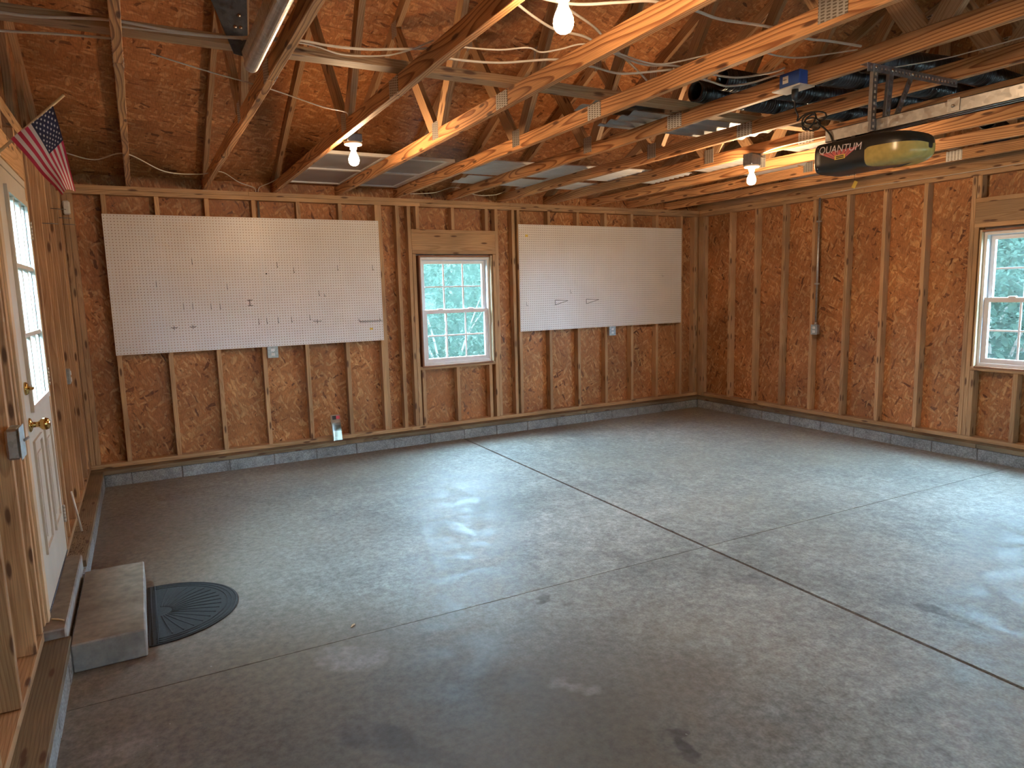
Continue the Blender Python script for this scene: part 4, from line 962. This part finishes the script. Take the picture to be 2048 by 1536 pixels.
# ---------------------------------------------------------------- lit bulbs
def bulb(x, y, zb_, lab, box=None, mat='bulb'):
    """zb_ = underside of the mounting box"""
    O = empty('bulb_light', (x, y, zb_)); tag(O, lab, 'bulb')
    if box: abox('mounting_box', (x-0.05, y-0.045, zb_), (x+0.05, y+0.045, zb_+box), 'darksteel', O, 'z', 0.004)
    h = lathe('lamp_holder', [(0.0, 0.0), (0.056, 0.0), (0.058, -0.006), (0.054, -0.016), (0.030, -0.022), (0.024, -0.026), (0.022, -0.042), (0.0, -0.042)], 'porcelain', O, (x, y, zb_), (0, 0, 1), 24)
    lathe('glass_bulb', [(0.0135, -0.034), (0.0145, -0.050), (0.019, -0.066), (0.027, -0.082), (0.0325, -0.098), (0.034, -0.110), (0.032, -0.123), (0.025, -0.136), (0.013, -0.143), (0.0, -0.145)], mat, O, (x, y, zb_), (0, 0, 1), 20)
bulb(1.512, -2.44, 2.592, 'lit bare bulb in a white holder above the left pegboard', 0.05)
bulb(1.515, -4.93, 2.600, 'large lit bare bulb at the top edge, nearest the camera', 0.05, 'bulblo')
bulb(4.415, -3.08, 2.522, 'lit bare bulb below a dark box beside the door opener', 0.085, 'bulbhi')

# ---------------------------------------------------------------- garage door opener
OX0, OX1, OZ0, OZ1 = 3.172, 3.408, 2.145, 2.292
O = empty('door_opener', (3.29, -4.85, OZ0)); tag(O, 'black garage door opener with amber light lens hanging from the trusses', 'door opener')
def section(y):
    """rounded rectangle shrinking towards the near dome"""
    t = max(0.0, (-4.86-y)/0.245); t = min(t, 1.0); k = math.sqrt(max(0.0, 1-t**3.6)); k = 0.10+0.90*k
    hw, hh = (OX1-OX0)/2*k, (OZ1-OZ0)/2*(0.10+0.90*k); cz = (OZ0+OZ1)/2-0.012*t; pts = []
    for q in range(40):
        a = 2*math.pi*q/40; c, s = math.cos(a), math.sin(a); n = 5.0-1.6*t
        r = (abs(c)**n+abs(s)**n)**(-1/n); pts.append(((OX0+OX1)/2+hw*r*c, y, cz+hh*r*s))
    return pts
ys_ = [-4.610, -4.616]+[-4.65-0.03*k for k in range(8)]+[-4.86-0.245*math.sin(math.pi/2*k/14) for k in range(1, 15)]
ringv = [section(y) for y in ys_]; ringv[0] = [(3.29+(p[0]-3.29)*0.97, p[1], 2.2185+(p[2]-2.2185)*0.95) for p in ringv[0]]
vs = [p for r_ in ringv for p in r_]; n = 40
fs = [[i*n+k, i*n+(k+1) % n, (i+1)*n+(k+1) % n, (i+1)*n+k] for i in range(len(ringv)-1) for k in range(n)]
fs += [list(range(n)), list(range((len(ringv)-1)*n, len(ringv)*n))]
body = mesh_from('housing', vs, fs, 'blackplastic', O, (3.29, -4.85, 2.22), smooth=True)
MAT['amber'] = plain('amber_lens', (0.60, 0.44, 0.13), 0.22, var=0.1, scale=40)
def shell(y, ang):
    t = min(max(0.0, (-4.86-y)/0.245), 1.0); k = 0.10+0.90*math.sqrt(max(0.0, 1-t**3.6))
    hw, hh = (OX1-OX0)/2*k+0.003, (OZ1-OZ0)/2*(0.10+0.90*k)+0.003; c, s_ = math.cos(ang), math.sin(ang); n_ = 5.0-1.6*t; r = (abs(c)**n_+abs(s_)**n_)**(-1/n_)
    return Vector((3.29+hw*r*c, y, (OZ0+OZ1)/2-0.012*t+hh*r*s_))
for sgn in (1, -1):
    lv, lf = [], []; NY, NA = 26, 18
    for i in range(NY+1):
        f = i/NY; y = -4.878-0.228*math.sin(math.pi/2*f)
        rnd_ = min(1.0, f/0.10); cut = (1-math.sqrt(max(0, 1-(1-rnd_)**2)))*9
        a0, a1 = 174-10*f+cut, min(270.0, 238+70*f-cut)
        for k in range(NA+1):
            a = math.radians(a0+(a1-a0)*k/NA); lv.append(shell(y, a if sgn == 1 else math.pi-a))
    for i in range(NY):
        for k in range(NA):
            q = i*(NA+1)+k; lf.append([q, q+1, q+NA+2, q+NA+1])
    mesh_from('light_lens', lv, lf, 'amber', O, (3.29, -4.95, 2.19), smooth=True)
def text_mesh(nm, s, size, mat, parent, M4):
    cu = bpy.data.curves.new('t', 'FONT'); cu.body = s; cu.size = size; cu.extrude = 0.0002; cu.space_character = 1.02
    to = bpy.data.objects.new('t', cu); COL.objects.link(to); bpy.context.view_layer.update()
    me = bpy.data.meshes.new_from_object(to.evaluated_get(bpy.context.evaluated_depsgraph_get())); bpy.data.objects.remove(to); bpy.data.curves.remove(cu)
    me.materials.clear(); me.materials.append(MAT[mat]); o = link(nm, me, parent); put_world(o, M4); return o
SIDE = Matrix(((0, 0, -1), (-1, 0, 0), (0, 1, 0))).to_4x4()      # own x -> -Y, y -> Z, z -> -X
XS = OX0-0.0008
text_mesh('lettering', 'QUANTUM', 0.047, 'lilac', body, Matrix.Translation((XS-0.0006, -4.635, 2.238)) @ SIDE @ Matrix(((1, 0.18, 0, 0), (0, 1, 0, 0), (0, 0, 1, 0), (0, 0, 0, 1))))
# the red fan below the letters: separate rays
for k in range(7):
    a0, a1 = -4.637-0.0305*k, -4.637-0.0305*(k+1)+0.004; f0, f1 = -4.722-0.0085*k, -4.722-0.0085*(k+1)+0.0012
    mesh_from('red_ray', [(XS, a0, 2.238), (XS, a1, 2.238), (XS, f1, 2.200), (XS, f0, 2.200)], [[0, 1, 2, 3]], 'pinkred', body, (XS, a0, 2.22))
abox('maker_label', (XS-0.001, -4.779, 2.196), (XS, -4.724, 2.216), 'yellow', body, 'y', 0)
for k in range(2): abox('label_print', (XS-0.0014, -4.772, 2.200+0.0075*k), (XS-0.001, -4.732, 2.2045+0.0075*k), 'ink', body, 'y', 0)
for z in (2.17, 2.265): lathe('body_screw', [(0.004, 0), (0.003, 0.002), (0, 0.002)], 'zinc', body, (OX0-0.0005, -4.632, z), (-1, 0, 0), 8)
# rail: C channel
rx0, rx1, rz0, rz1, ra, rb = 3.262, 3.318, 2.306, 2.362, -7.60, -4.60
boxes('rail', [((rx0, ra, rz0), (rx0+0.003, rb, rz1)), ((rx1-0.003, ra, rz0), (rx1, rb, rz1)), ((rx0, ra, rz1-0.003), (rx1, rb, rz1)), ((rx0, ra, rz0), (rx0+0.018, rb, rz0+0.003)), ((rx1-0.018, ra, rz0), (rx1, rb, rz0+0.003))], 'galv', O)
boxes('rail_belt', [((3.284, ra, rz0+0.012), (3.296, rb, rz0+0.024))], 'blackplastic', O)
c = boxes('rail_clip', [((rx0-0.004, -5.235, rz0+0.008), (rx0, -5.185, rz1+0.004))], 'galv', O); lathe('clip_bolt', [(0.007, 0), (0.007, 0.005), (0, 0.006)], 'zinc', c, (rx0-0.004, -5.21, 2.336), (-1, 0, 0), 6)
for y in (-4.66, -4.76): abox('mount_strap', (3.25, y-0.012, OZ1-0.004), (3.33, y+0.012, rz0), 'blackplastic', O, 'x')
# hanger of slotted angle
def slotted(nm, a, b, side, w=0.034, par=O):
    """perforated angle iron: two flanges, the wide one showing a row of holes"""
    a, b = Vector(a), Vector(b); X = (b-a).normalized(); Y = (Vector(side)-X*Vector(side).dot(X)).normalized(); Z = X.cross(Y); L = (b-a).length
    vs, fs = [], []; t = 0.0025; p = 0.0254; nh = int(L/p); off = (L-nh*p)/2; hr = 0.0052
    def V(x, y, z): vs.append(a+X*x+Y*y+Z*z); return len(vs)-1
    def quad_box(x0, x1, y0, y1, z0, z1):
        q = [V(x0, y0, z0), V(x1, y0, z0), V(x1, y1, z0), V(x0, y1, z0), V(x0, y0, z1), V(x1, y0, z1), V(x1, y1, z1), V(x0, y1, z1)]
        for f in ([0, 3, 2, 1], [4, 5, 6, 7], [0, 1, 5, 4], [1, 2, 6, 5], [2, 3, 7, 6], [3, 0, 4, 7]): fs.append([q[i] for i in f])
    h = hr+0.001
    quad_box(0, L, -w/2, -h, 0, t); quad_box(0, L, h, w/2, 0, t)
    xs = [0.0]+[off+p*(k+0.5) for k in range(nh)]+[L]
    prev = 0.0
    for k in range(nh):
        cx = off+p*(k+0.5); quad_box(prev, cx-h, -h, h, 0, t); prev = cx+h
    quad_box(prev, L, -h, h, 0, t)
    quad_box(0, L, w/2-t, w/2, -w, 0)
    return mesh_from(nm, vs, fs, 'angle', par, a)
yh = -4.86
slotted('hanger_bar', (3.19, yh, 2.583), (3.875, yh-0.012, 2.583), (0, 0, 1), 0.036)
slotted('hanger_leg', (3.244, yh-0.004, 2.598), (3.240, yh-0.004, 2.310), (1, 0, 0), 0.034)
slotted('hanger_leg', (3.362, yh-0.004, 2.596), (3.338, yh-0.004, 2.318), (1, 0, 0), 0.034)
slotted('hanger_leg', (3.318, yh+0.05, 2.600), (3.312, yh+0.05, 2.320), (1, 0, 0), 0.034)
slotted('hanger_brace', (3.520, yh-0.004, 2.585), (3.345, yh-0.02, 2.300), (1, 0, 0), 0.026)
for x in (3.240, 3.362, 3.515): lathe('hanger_bolt', [(0.008, 0), (0.008, 0.006), (0, 0.007)], 'zinc', O, (x, yh-0.006, 2.584), (0, -1, 0), 6)
# blue junction box with cover, plug and coiled cord
O2 = empty('junction_box', (3.21, -4.44, 2.59)); tag(O2, 'blue plastic junction box with white cover on the sixth truss', 'junction box')
abox('box', (3.185, -4.500, 2.600), (3.2475, -4.375, 2.676), 'blue', O2, 'z', 0.004)
lb = abox('barcode_label', (3.1842, -4.432, 2.625), (3.1849, -4.398, 2.66), 'paper', O2, 'z', 0)
for k in range(5): abox('barcode_bar', (3.1836, -4.425+0.004*k, 2.632), (3.1842, -4.4235+0.004*k, 2.653), 'ink', lb, 'z', 0)
abox('cover_plate', (3.158, -4.524, 2.592), (3.272, -4.351, 2.5995), 'white', O2, 'y', 0.003)
O3 = empty('power_cord', (3.215, -4.46, 2.57)); tag(O3, 'black power cord plugged into the blue box, coiled below it', 'cord')
lathe('plug', [(0.017, 0.0), (0.017, -0.03), (0.011, -0.05), (0.005, -0.055)], 'cord', O3, (3.215, -4.45, 2.591), (0, 0, 1), 12)
cp = [(3.215, -4.45, 2.54), (3.218, -4.452, 2.50), (3.225, -4.465, 2.46)]
for k in range(22):
    a = k*0.95; cp.append((3.245+0.018*math.sin(a*1.3)+0.001*k, -4.50+0.055*math.cos(a)-0.002*k, 2.425+0.032*math.sin(a)+0.018*math.cos(a*0.37)))
cp += [(3.25, -4.57, 2.40), (3.25, -4.60, 2.375), (3.255, -4.63, 2.34), (3.262, -4.645, 2.296)]
tube('cord', cp, 0.0042, 'cord', O3, 7, True, 6)
# yellow tag on its string
O4 = empty('paper_tag', (3.33, -4.75, 2.08)); tag(O4, 'small yellow tag hanging on a thread below the door opener', 'tag')
tube('thread', [(3.30, -4.74, 2.147), (3.301, -4.741, 2.105)], 0.0008, 'ink', O4, 5, False)
t_ = link('tag', chbox(0.0009, 0.020, 0.034, 0, 'yellow'), O4); put_world(t_, Matrix.Translation((3.301, -4.742, 2.087)) @ Matrix.Rotation(math.radians(28), 4, 'X'))

# door track and steel hanger plate at the upper left
O = empty('door_track', (0.70, -4.5, 2.56)); tag(O, 'shiny steel overhead door track left of the second truss', 'door track')
prof = [(math.cos(math.radians(a))*0.030, math.sin(math.radians(a))*0.030) for a in range(150, 391, 16)]
cx, cz = 0.712, 2.592; prof = prof+[(0.030, 0.03), (0.030, 0.045)]; prof = [(-0.034, 0.05), (-0.030, 0.03)]+prof
pi_ = [(p[0]*0.93, p[1]*0.93+0.0005) for p in prof]
loop = prof+pi_[::-1]
vs = [(cx+p[0], y, cz+p[1]) for y in (-3.745, -7.5) for p in loop]; n = len(loop)
fs = [[i, (i+1) % n, n+(i+1) % n, n+i] for i in range(n)]; h2 = len(prof)
fs += [[i, i+1, n-2-i, n-1-i] for i in range(h2-1)]+[[n+n-1-i, n+n-2-i, n+i+1, n+i] for i in range(h2-1)]
mesh_from('track', vs, fs, 'galv', O, (cx, -3.745, cz), smooth=False)
O = empty('steel_plate', (0.69, -3.72, 2.65)); tag(O, 'dark tapered steel hanger plate bolted to the short brace board', 'bracket')
prism('plate', [(0.655, 2.648), (0.712, 2.640), (0.722, 2.86), (0.735, 3.02), (0.50, 3.02), (0.585, 2.84)], 'y', -3.690, -3.686, 'darksteel', O)
for (x, z) in ((0.690, 2.668), (0.691, 2.712), (0.690, 2.757), (0.687, 2.805), (0.668, 2.757)): lathe('bolt_head', [(0.008, 0), (0.008, 0.004), (0.003, 0.006), (0, 0.006)], 'zinc' if z > 2.7 else 'darksteel', O, (x, -3.690, z), (0, -1, 0), 8)

# ---------------------------------------------------------------- things stored on the trusses
zt = ZP+T4+0.002
O = empty('storm_window', (2.08, -0.8, zt)); tag(O, 'old storm window lying on the trusses above the left pegboard', 'storm window')
sx0, sx1, sy0, sy1 = 1.50, 2.625, -1.55, -0.07
fw = 0.045
boxes('frame', [((sx0, sy0, zt), (sx1, sy0+fw, zt+0.025)), ((sx0, sy1-fw, zt), (sx1, sy1, zt+0.025)), ((sx0, sy0+fw, zt), (sx0+fw, sy1-fw, zt+0.025)), ((sx1-fw, sy0+fw, zt), (sx1, sy1-fw, zt+0.025)), ((sx0+fw, -0.86, zt), (sx1-fw, -0.815, zt+0.025)), ((2.03, sy0+fw, zt), (2.075, -0.86, zt+0.025)), ((2.03, -0.815, zt), (2.075, sy1-fw, zt+0.025))], 'alu', O)
for a, b in ((sx0+fw, 2.03), (2.075, sx1-fw)):
    for c, d in ((sy0+fw, -0.86), (-0.815, sy1-fw)):
        boxes('inner_frame', [((a, c, zt+0.004), (b, c+0.012, zt+0.02)), ((a, d-0.012, zt+0.004), (b, d, zt+0.02)), ((a, c+0.012, zt+0.004), (a+0.012, d-0.012, zt+0.02)), ((b-0.012, c+0.012, zt+0.004), (b, d-0.012, zt+0.02))], 'vinyl', O)
        boxes('pane', [((a+0.012, c+0.012, zt+0.010), (b-0.012, d-0.012, zt+0.013))], 'film', O)
def corrugated(nm, x0, x1, y0, y1, z, mat, lab, pitch=0.07, amp=0.009, rot=0.0, tilt=0.0):
    """ribs run along x"""
    n = int((y1-y0)/pitch*8); vs, fs = [], []
    cx, cy = (x0+x1)/2, (y0+y1)/2; c, s = math.cos(rot), math.sin(rot)
    for t in (0.0, 0.0012):
        for i in range(n+1):
            y = y0+(y1-y0)*i/n; h = amp*math.sin(2*math.pi*(y-y0)/pitch)
            for x in (x0, x1):
                dx, dy = x-cx, y-cy; vs.append((cx+dx*c-dy*s, cy+dx*s+dy*c, z+amp+h+t+tilt*dx))
    m = 2*(n+1)
    for i in range(n):
        a = 2*i; fs += [[a, a+1, a+3, a+2], [m+a+2, m+a+3, m+a+1, m+a], [a, a+2, m+a+2, m+a], [a+3, a+1, m+a+1, m+a+3]]
    fs += [[1, 0, m, m+1], [2*n, 2*n+1, m+2*n+1, m+2*n]]
    o = mesh_from(nm, vs, fs, mat, None, (cx, cy, z)); return tag(o, lab, 'sheet')
corrugated('corrugated_sheet', 2.78, 5.05, -1.72, -1.08, zt, 'corr', 'white corrugated metal sheet lying on the trusses above the right pegboard', 0.076, 0.012, -0.05)
corrugated('corrugated_sheet', 3.02, 4.60, -0.98, -0.52, zt, 'corr', 'flatter white ribbed panel on the trusses nearest the back wall', 0.15, 0.005, 0.02)
corrugated('corrugated_sheet', 3.02, 4.28, -3.44, -3.02, zt+0.002, 'greysheet', 'grey ribbed metal sheet lying on the trusses left of the third bulb', 0.12, 0.010, 0.0)
corrugated('corrugated_sheet', 4.60, 5.70, -3.40, -2.95, zt+0.002, 'corr', 'white ribbed metal sheet lying on the trusses beside the door opener', 0.12, 0.010, 0.03)
corrugated('corrugated_sheet', 2.74, 3.40, -3.42, -3.14, zt+0.060, 'greysheet', 'small grey bent metal sheet beside the open pipe ends', 0.16, 0.010, 0.1, 0.04)
corrugated('corrugated_sheet', 4.90, 6.75, -2.60, -1.90, zt, 'corr', 'white ribbed metal sheet on the trusses beyond the door opener', 0.10, 0.012, 0.02)
o = boxes('trim_strip', [((3.86, -1.10, zt), (3.90, -0.35, zt+0.018))], 'corr'); tag(o, 'short white trim strip beside the white corrugated sheet', 'strip')
def corr_pipe(pts, rad, lab):
    path = smooth_path(pts, 60); L = 0.0; dense = [path[0]]; step = 0.0055
    # resample evenly
    acc = [0.0]
    for a, b in zip(path[:-1], path[1:]): acc.append(acc[-1]+(b-a).length)
    N = int(acc[-1]/step); res = []; j = 0
    for k in range(N+1):
        s = acc[-1]*k/N
        while j < len(acc)-2 and acc[j+1] < s: j += 1
        f = (s-acc[j])/max(acc[j+1]-acc[j], 1e-9); res.append(path[j].lerp(path[j+1], f))
    radii = [rad-0.0045+0.0045*math.cos(2*math.pi*(k*step)/0.019) if k > 1 else rad for k in range(len(res))]
    vs, fs = tube_data(res, radii, 18, False); m = len(vs)
    vi, fi = tube_data(res[::6]+[res[-1]], rad-0.012, 18, False); fs += [[m+q for q in f[::-1]] for f in fi]; vs += vi
    for k in range(18): fs.append([k, m+k, m+(k+1) % 18, (k+1) % 18])
    me = bpy.data.meshes.new('drain_pipe'); me.from_pydata([tuple(v-res[0]) for v in vs], [], fs); me.materials.append(MAT['blackrubber'])
    me.polygons.foreach_set('use_smooth', [True]*len(me.polygons)); me.update()
    o = link('drain_pipe', me, None, res[0]); return tag(o, lab, 'pipe')
pr = 0.062; pz = zt+pr+0.001
corr_pipe([(3.20, -3.755, pz+0.005), (3.75, -3.745, pz), (4.5, -3.80, pz), (5.4, -3.76, pz)], pr, 'black corrugated drain pipe with its open end beside the small bent sheet')
corr_pipe([(3.24, -3.93, pz+0.03), (3.9, -4.02, pz), (4.7, -4.16, pz), (5.6, -4.10, pz)], pr, 'black corrugated drain pipe with its open end behind the blue box cables')
corr_pipe([(3.62, -4.55, pz), (4.3, -4.66, pz), (5.1, -4.62, pz), (6.0, -4.58, pz)], pr, 'black corrugated drain pipe above the perforated hanger bar')
corr_pipe([(3.60, -4.30, pz), (4.4, -4.38, pz), (5.2, -4.35, pz), (5.9, -4.32, pz)], pr, 'black corrugated drain pipe behind the opener hanger legs')
corr_pipe([(5.75, -4.05, pz), (6.2, -3.92, pz), (6.55, -3.74, pz), (6.78, -3.55, pz)], pr, 'short black corrugated drain pipe near the top of the right wall')

# ---------------------------------------------------------------- cables
ZC = ZP+T4+0.006
CAB = [
 ('white cable running over the short brace board toward the steel plate', [(-0.30, -3.70), (-0.16, -3.71), (-0.03, -3.72), (0.2, -3.735), (0.41, -3.76), (0.6, -3.78), (0.75, -3.80), (0.90, -3.83), (1.02, -3.85), (1.17, -3.88), (1.32, -3.92), (1.45, -3.95)], 0.0055, 0.0),
 ('thin white cable dipping below another between second and third truss', [(0.2, -3.68), (0.55, -3.77), (0.91, -3.81), (1.09, -3.78), (1.26, -3.82), (1.35, -3.9), (1.42, -4.05)], 0.0035, -0.01),
 ('white cable at the far upper left, passing the flag', [(-0.33, -3.44), (-0.17, -3.50), (0.01, -3.545), (0.1, -3.54), (0.22, -3.52)], 0.005, 0.0),
 ('thin white cable with a kink left of the nearest bulb', [(1.45, -4.02), (1.59, -4.07), (1.71, -4.12), (1.81, -4.19), (1.9, -4.15), (1.97, -4.2), (2.05, -4.28), (2.21, -4.29), (2.49, -4.24), (2.64, -4.36), (2.70, -4.56)], 0.0038, 0.0),
 ('straight white cable crossing to the fourth truss below the kinked one', [(1.43, -3.87), (1.59, -3.9), (1.79, -3.96), (2.05, -4.05), (2.24, -4.08), (2.43, -4.06), (2.66, -4.16)], 0.0055, 0.0),
 ('white cable passing behind the nearest bulb', [(1.44, -4.58), (1.58, -4.5), (1.71, -4.42), (1.86, -4.34), (2.04, -4.30), (2.25, -4.21), (2.51, -4.13), (2.68, -4.16), (2.93, -4.16), (3.12, -4.17), (3.22, -4.30), (3.225, -4.374)], 0.0055, 0.014),
 ('white cable slanting down right of the nearest bulb', [(1.70, -4.60), (1.82, -4.51), (2.03, -4.38), (2.23, -4.24), (2.35, -4.16), (2.66, -3.93), (2.95, -3.72)], 0.0055, 0.028),
 ('white cable along the top edge right of the nearest bulb', [(1.52, -4.60), (1.76, -4.61), (1.93, -4.69), (2.05, -4.74), (2.24, -4.76), (2.41, -4.74), (2.69, -4.75), (2.92, -4.74), (3.05, -4.76), (3.28, -4.76)], 0.0058, 0.006),
 ('thin white cable sagging between fifth and sixth truss', [(2.70, -4.56), (2.80, -4.58), (2.93, -4.58), (3.06, -4.6), (3.17, -4.68), (3.27, -4.75)], 0.0038, -0.004),
 ('white cable bending into the side of the blue junction box', [(2.66, -4.17), (2.96, -4.14), (3.10, -4.11), (3.20, -4.18), (3.215, -4.30), (3.22, -4.373)], 0.0055, -0.03),
 ('thin wire slanting from the steel plate to the first bulb', [(0.35, -3.43), (0.6, -3.29), (0.9, -3.08), (1.2, -2.9), (1.38, -2.77), (1.44, -2.60)], 0.0032, 0.0),
 ('thin white wire hanging from the roof at the upper right', [(3.25, -5.38), (3.30, -5.25), (3.36, -5.12), (3.38, -5.03), (3.30, -4.96)], 0.003, 0.0),
 ('thin white wire running toward the perforated hanger bar', [(3.84, -5.40), (3.80, -5.19), (3.78, -5.0), (3.74, -4.86), (3.59, -4.65)], 0.003, 0.0),
]
for lab, pts, r, dz in CAB:
    zz = max(ZC+dz, 0); P3 = []
    for k, (x, y) in enumerate(pts):
        fx = ((x-0.2199)/0.6096) % 1.0; sag = 0.022*math.sin(math.pi*fx)
        P3.append((x, y, zz+max(0, -dz)-sag*(1.0 if dz <= 0 else 0.5)+(r if dz <= 0 else 0.012)))
    o = tube('cable', P3, r, 'cable', None, 7, True, 8, True, 1.0); tag(o, lab, 'cable')
o = tube('cable', [(-0.30, -1.35, 2.66), (-0.14, -1.15, 2.645), (0.02, -0.96, 2.645), (0.22, -1.05, 2.685), (0.48, -0.76, 2.62), (0.74, -0.66, 2.63), (0.92, -0.50, 2.685), (1.10, -0.18, 2.655), (1.25, 0.0, 2.64), (1.275, 0.05, 2.61)], 0.0042, 'cable'); tag(o, 'thin white cable dropping to the top plate above the left pegboard', 'cable')
o = tube('cable', [(1.44, -0.22, 2.70), (1.38, -0.08, 2.675), (1.31, 0.02, 2.65), (1.295, 0.05, 2.61)], 0.0042, 'cable'); tag(o, 'short white cable arching into the conduit above the left pegboard', 'cable')
o = tube('cable', [(2.70, -0.26, 2.61), (2.95, -0.28, 2.63), (3.20, -0.25, 2.70), (3.40, -0.33, 2.62), (3.62, -0.34, 2.63), (3.80, -0.27, 2.695)], 0.0038, 'cable'); tag(o, 'thin white cable sagging along the eave above the back window', 'cable')
o = tube('cable', [(4.455, -3.13, 2.600), (4.462, -3.3, 2.622), (4.462, -3.8, 2.618), (4.462, -4.4, 2.614), (4.462, -5.2, 2.610), (4.462, -6.4, 2.608)], 0.005, 'cable'); tag(o, 'long white cable stapled along the eighth truss to the third bulb', 'cable')
o = tube('cable', [(XR-0.01, -1.80, 2.56), (XR-0.03, -2.4, 2.575), (XR-0.02, -3.2, 2.565), (XR-0.03, -4.2, 2.57), (XR-0.02, -5.2, 2.565)], 0.0028, 'cable'); tag(o, 'thin pale wire running along the top of the right wall', 'cable')

# ---------------------------------------------------------------- outdoors seen through the windows
ground = struct(boxes('ground', [((-40, -40, -0.5), (50, 45, -0.35))], 'grass', None, (0, 0, -0.5)))
def foliage(name, base, height, rx, rz, n, leaf, mat, lab, cat='shrub', z0=0.1):
    O = empty(name, base); tag(O, lab, cat)
    rnd = random.Random(sum(map(ord, lab))); B = Vector(base); vs, fs = [], []
    for k in range(n):
        while True:
            p = Vector((rnd.uniform(-1, 1), rnd.uniform(-1, 1), rnd.uniform(-1, 1)))
            if p.length < 1: break
        p = p.normalized()*p.length**0.45
        c = B+Vector((p.x*rx, p.y*rx, z0+height*0.5+p.z*height*0.5)); L = leaf*rnd.uniform(0.6, 1.3)
        d = Vector((rnd.uniform(-1, 1), rnd.uniform(-1, 1), rnd.uniform(-1.0, 0.25))).normalized(); s, u = frame_of(d); b = len(vs); q = s*math.cos(rnd.uniform(0, 3))+u*0.3
        vs += [c, c+d*L*0.45+q*L*0.24, c+d*L, c+d*L*0.45-q*L*0.24]; fs.append([b, b+1, b+2, b+3])
    me = bpy.data.meshes.new('foliage'); me.from_pydata([tuple(v-B) for v in vs], [], fs); me.materials.append(MAT[mat]); link('foliage', me, O); O.children[0]['kind'] = 'stuff'
    for k in range(5):
        a = rnd.uniform(0, 6.28); e = (base[0]+rx*0.6*math.cos(a), base[1]+rx*0.6*math.sin(a), base[2]+z0+height*rnd.uniform(0.5, 0.85))
        tube('stem', [(base[0]+jit(0.1), base[1]+jit(0.1), base[2]), (base[0]+0.3*rx*math.cos(a), base[1]+0.3*rx*math.sin(a), base[2]+0.4*height), e], [0.03-0.022*q/16 for q in range(17)], 'bark', O, 6)
foliage('leafy_shrub', (2.55, 3.3, -0.35), 2.5, 1.15, 1.6, 5200, 0.09, 'leafpale', 'pale twiggy shrub outside the back window, its nearer half')
foliage('leafy_shrub', (5.0, 4.4, -0.35), 2.7, 1.25, 2.0, 5200, 0.11, 'leaf', 'green shrub outside the back window, farther right')
foliage('leafy_shrub', (4.6, 7.6, -0.35), 3.2, 1.7, 3.0, 5000, 0.14, 'leaf', 'tall bush behind the shrubs outside the back window')
foliage('leafy_shrub', (9.2, -2.45, -0.35), 2.8, 1.05, 1.6, 5200, 0.15, 'leaf', 'broad leaved shrub close outside the right window')
foliage('leafy_shrub', (12.2, -0.6, -0.35), 3.2, 1.7, 3.0, 6000, 0.17, 'leaf', 'tall bush farther out beyond the right window')

def hedge(a, b, depth, h, lab, n):
    """dense clipped evergreen row: a solid core with leaves standing off it"""
    a, b = Vector(a), Vector(b); d = (b-a).normalized(); nrm = Vector((-d.y, d.x, 0)); L = (b-a).length; rnd = random.Random(n)
    O = empty('hedge', (a+b)/2); tag(O, lab, 'hedge'); vs, fs = [], []; NX, NZ = 60, 14
    prof = [(-depth/2, 0), (-depth/2*1.05, h*0.5), (-depth/2*0.8, h*0.9), (0, h), (depth/2*0.8, h*0.9), (depth/2*1.05, h*0.5), (depth/2, 0)]
    for i in range(NX+1):
        for (o, z) in prof: vs.append(a+d*(L*i/NX)+nrm*(o+rnd.uniform(-0.15, 0.15))+Vector((0, 0, z+(rnd.uniform(-0.18, 0.18) if z > 0 else 0))))
    m = len(prof)
    for i in range(NX):
        for k in range(m-1): fs.append([i*m+k, i*m+k+1, (i+1)*m+k+1, (i+1)*m+k])
    mesh_from('core', vs, fs, 'leaf', O, (a+b)/2)
    lv, lf = [], []
    for k in range(n):
        c = a+d*rnd.uniform(0, L)+nrm*(rnd.choice((-1, 1))*depth*rnd.uniform(0.42, 0.62))+Vector((0, 0, rnd.uniform(0, h*1.04)))
        v = Vector((rnd.uniform(-1, 1), rnd.uniform(-1, 1), rnd.uniform(-1, 0.3))).normalized(); s_, u_ = frame_of(v); q = s_*math.cos(k)+u_*math.sin(k); Lf = rnd.uniform(0.1, 0.22); e = len(lv)
        lv += [c, c+v*Lf*0.45+q*Lf*0.22, c+v*Lf, c+v*Lf*0.45-q*Lf*0.22]; lf.append([e, e+1, e+2, e+3])
    me = bpy.data.meshes.new('foliage'); ce = (a+b)/2; me.from_pydata([tuple(v-ce) for v in lv], [], lf); me.materials.append(MAT['leafpale']); f = link('foliage', me, O); f['kind'] = 'stuff'
hedge((-13, 12.5, -0.35), (12, 12.5, -0.35), 1.6, 3.6, 'dark hedge far beyond the back window', 9000)
hedge((16.5, -9.0, -0.35), (16.5, 7.0, -0.35), 1.6, 3.8, 'dark hedge far beyond the right window', 9000)
hedge((-2.3, -8.5, -0.35), (-2.3, 4.5, -0.35), 1.0, 3.1, 'added out-of-view hedge screening sky light from the side door', 5000)  # added out of view to block sky light from the door glass
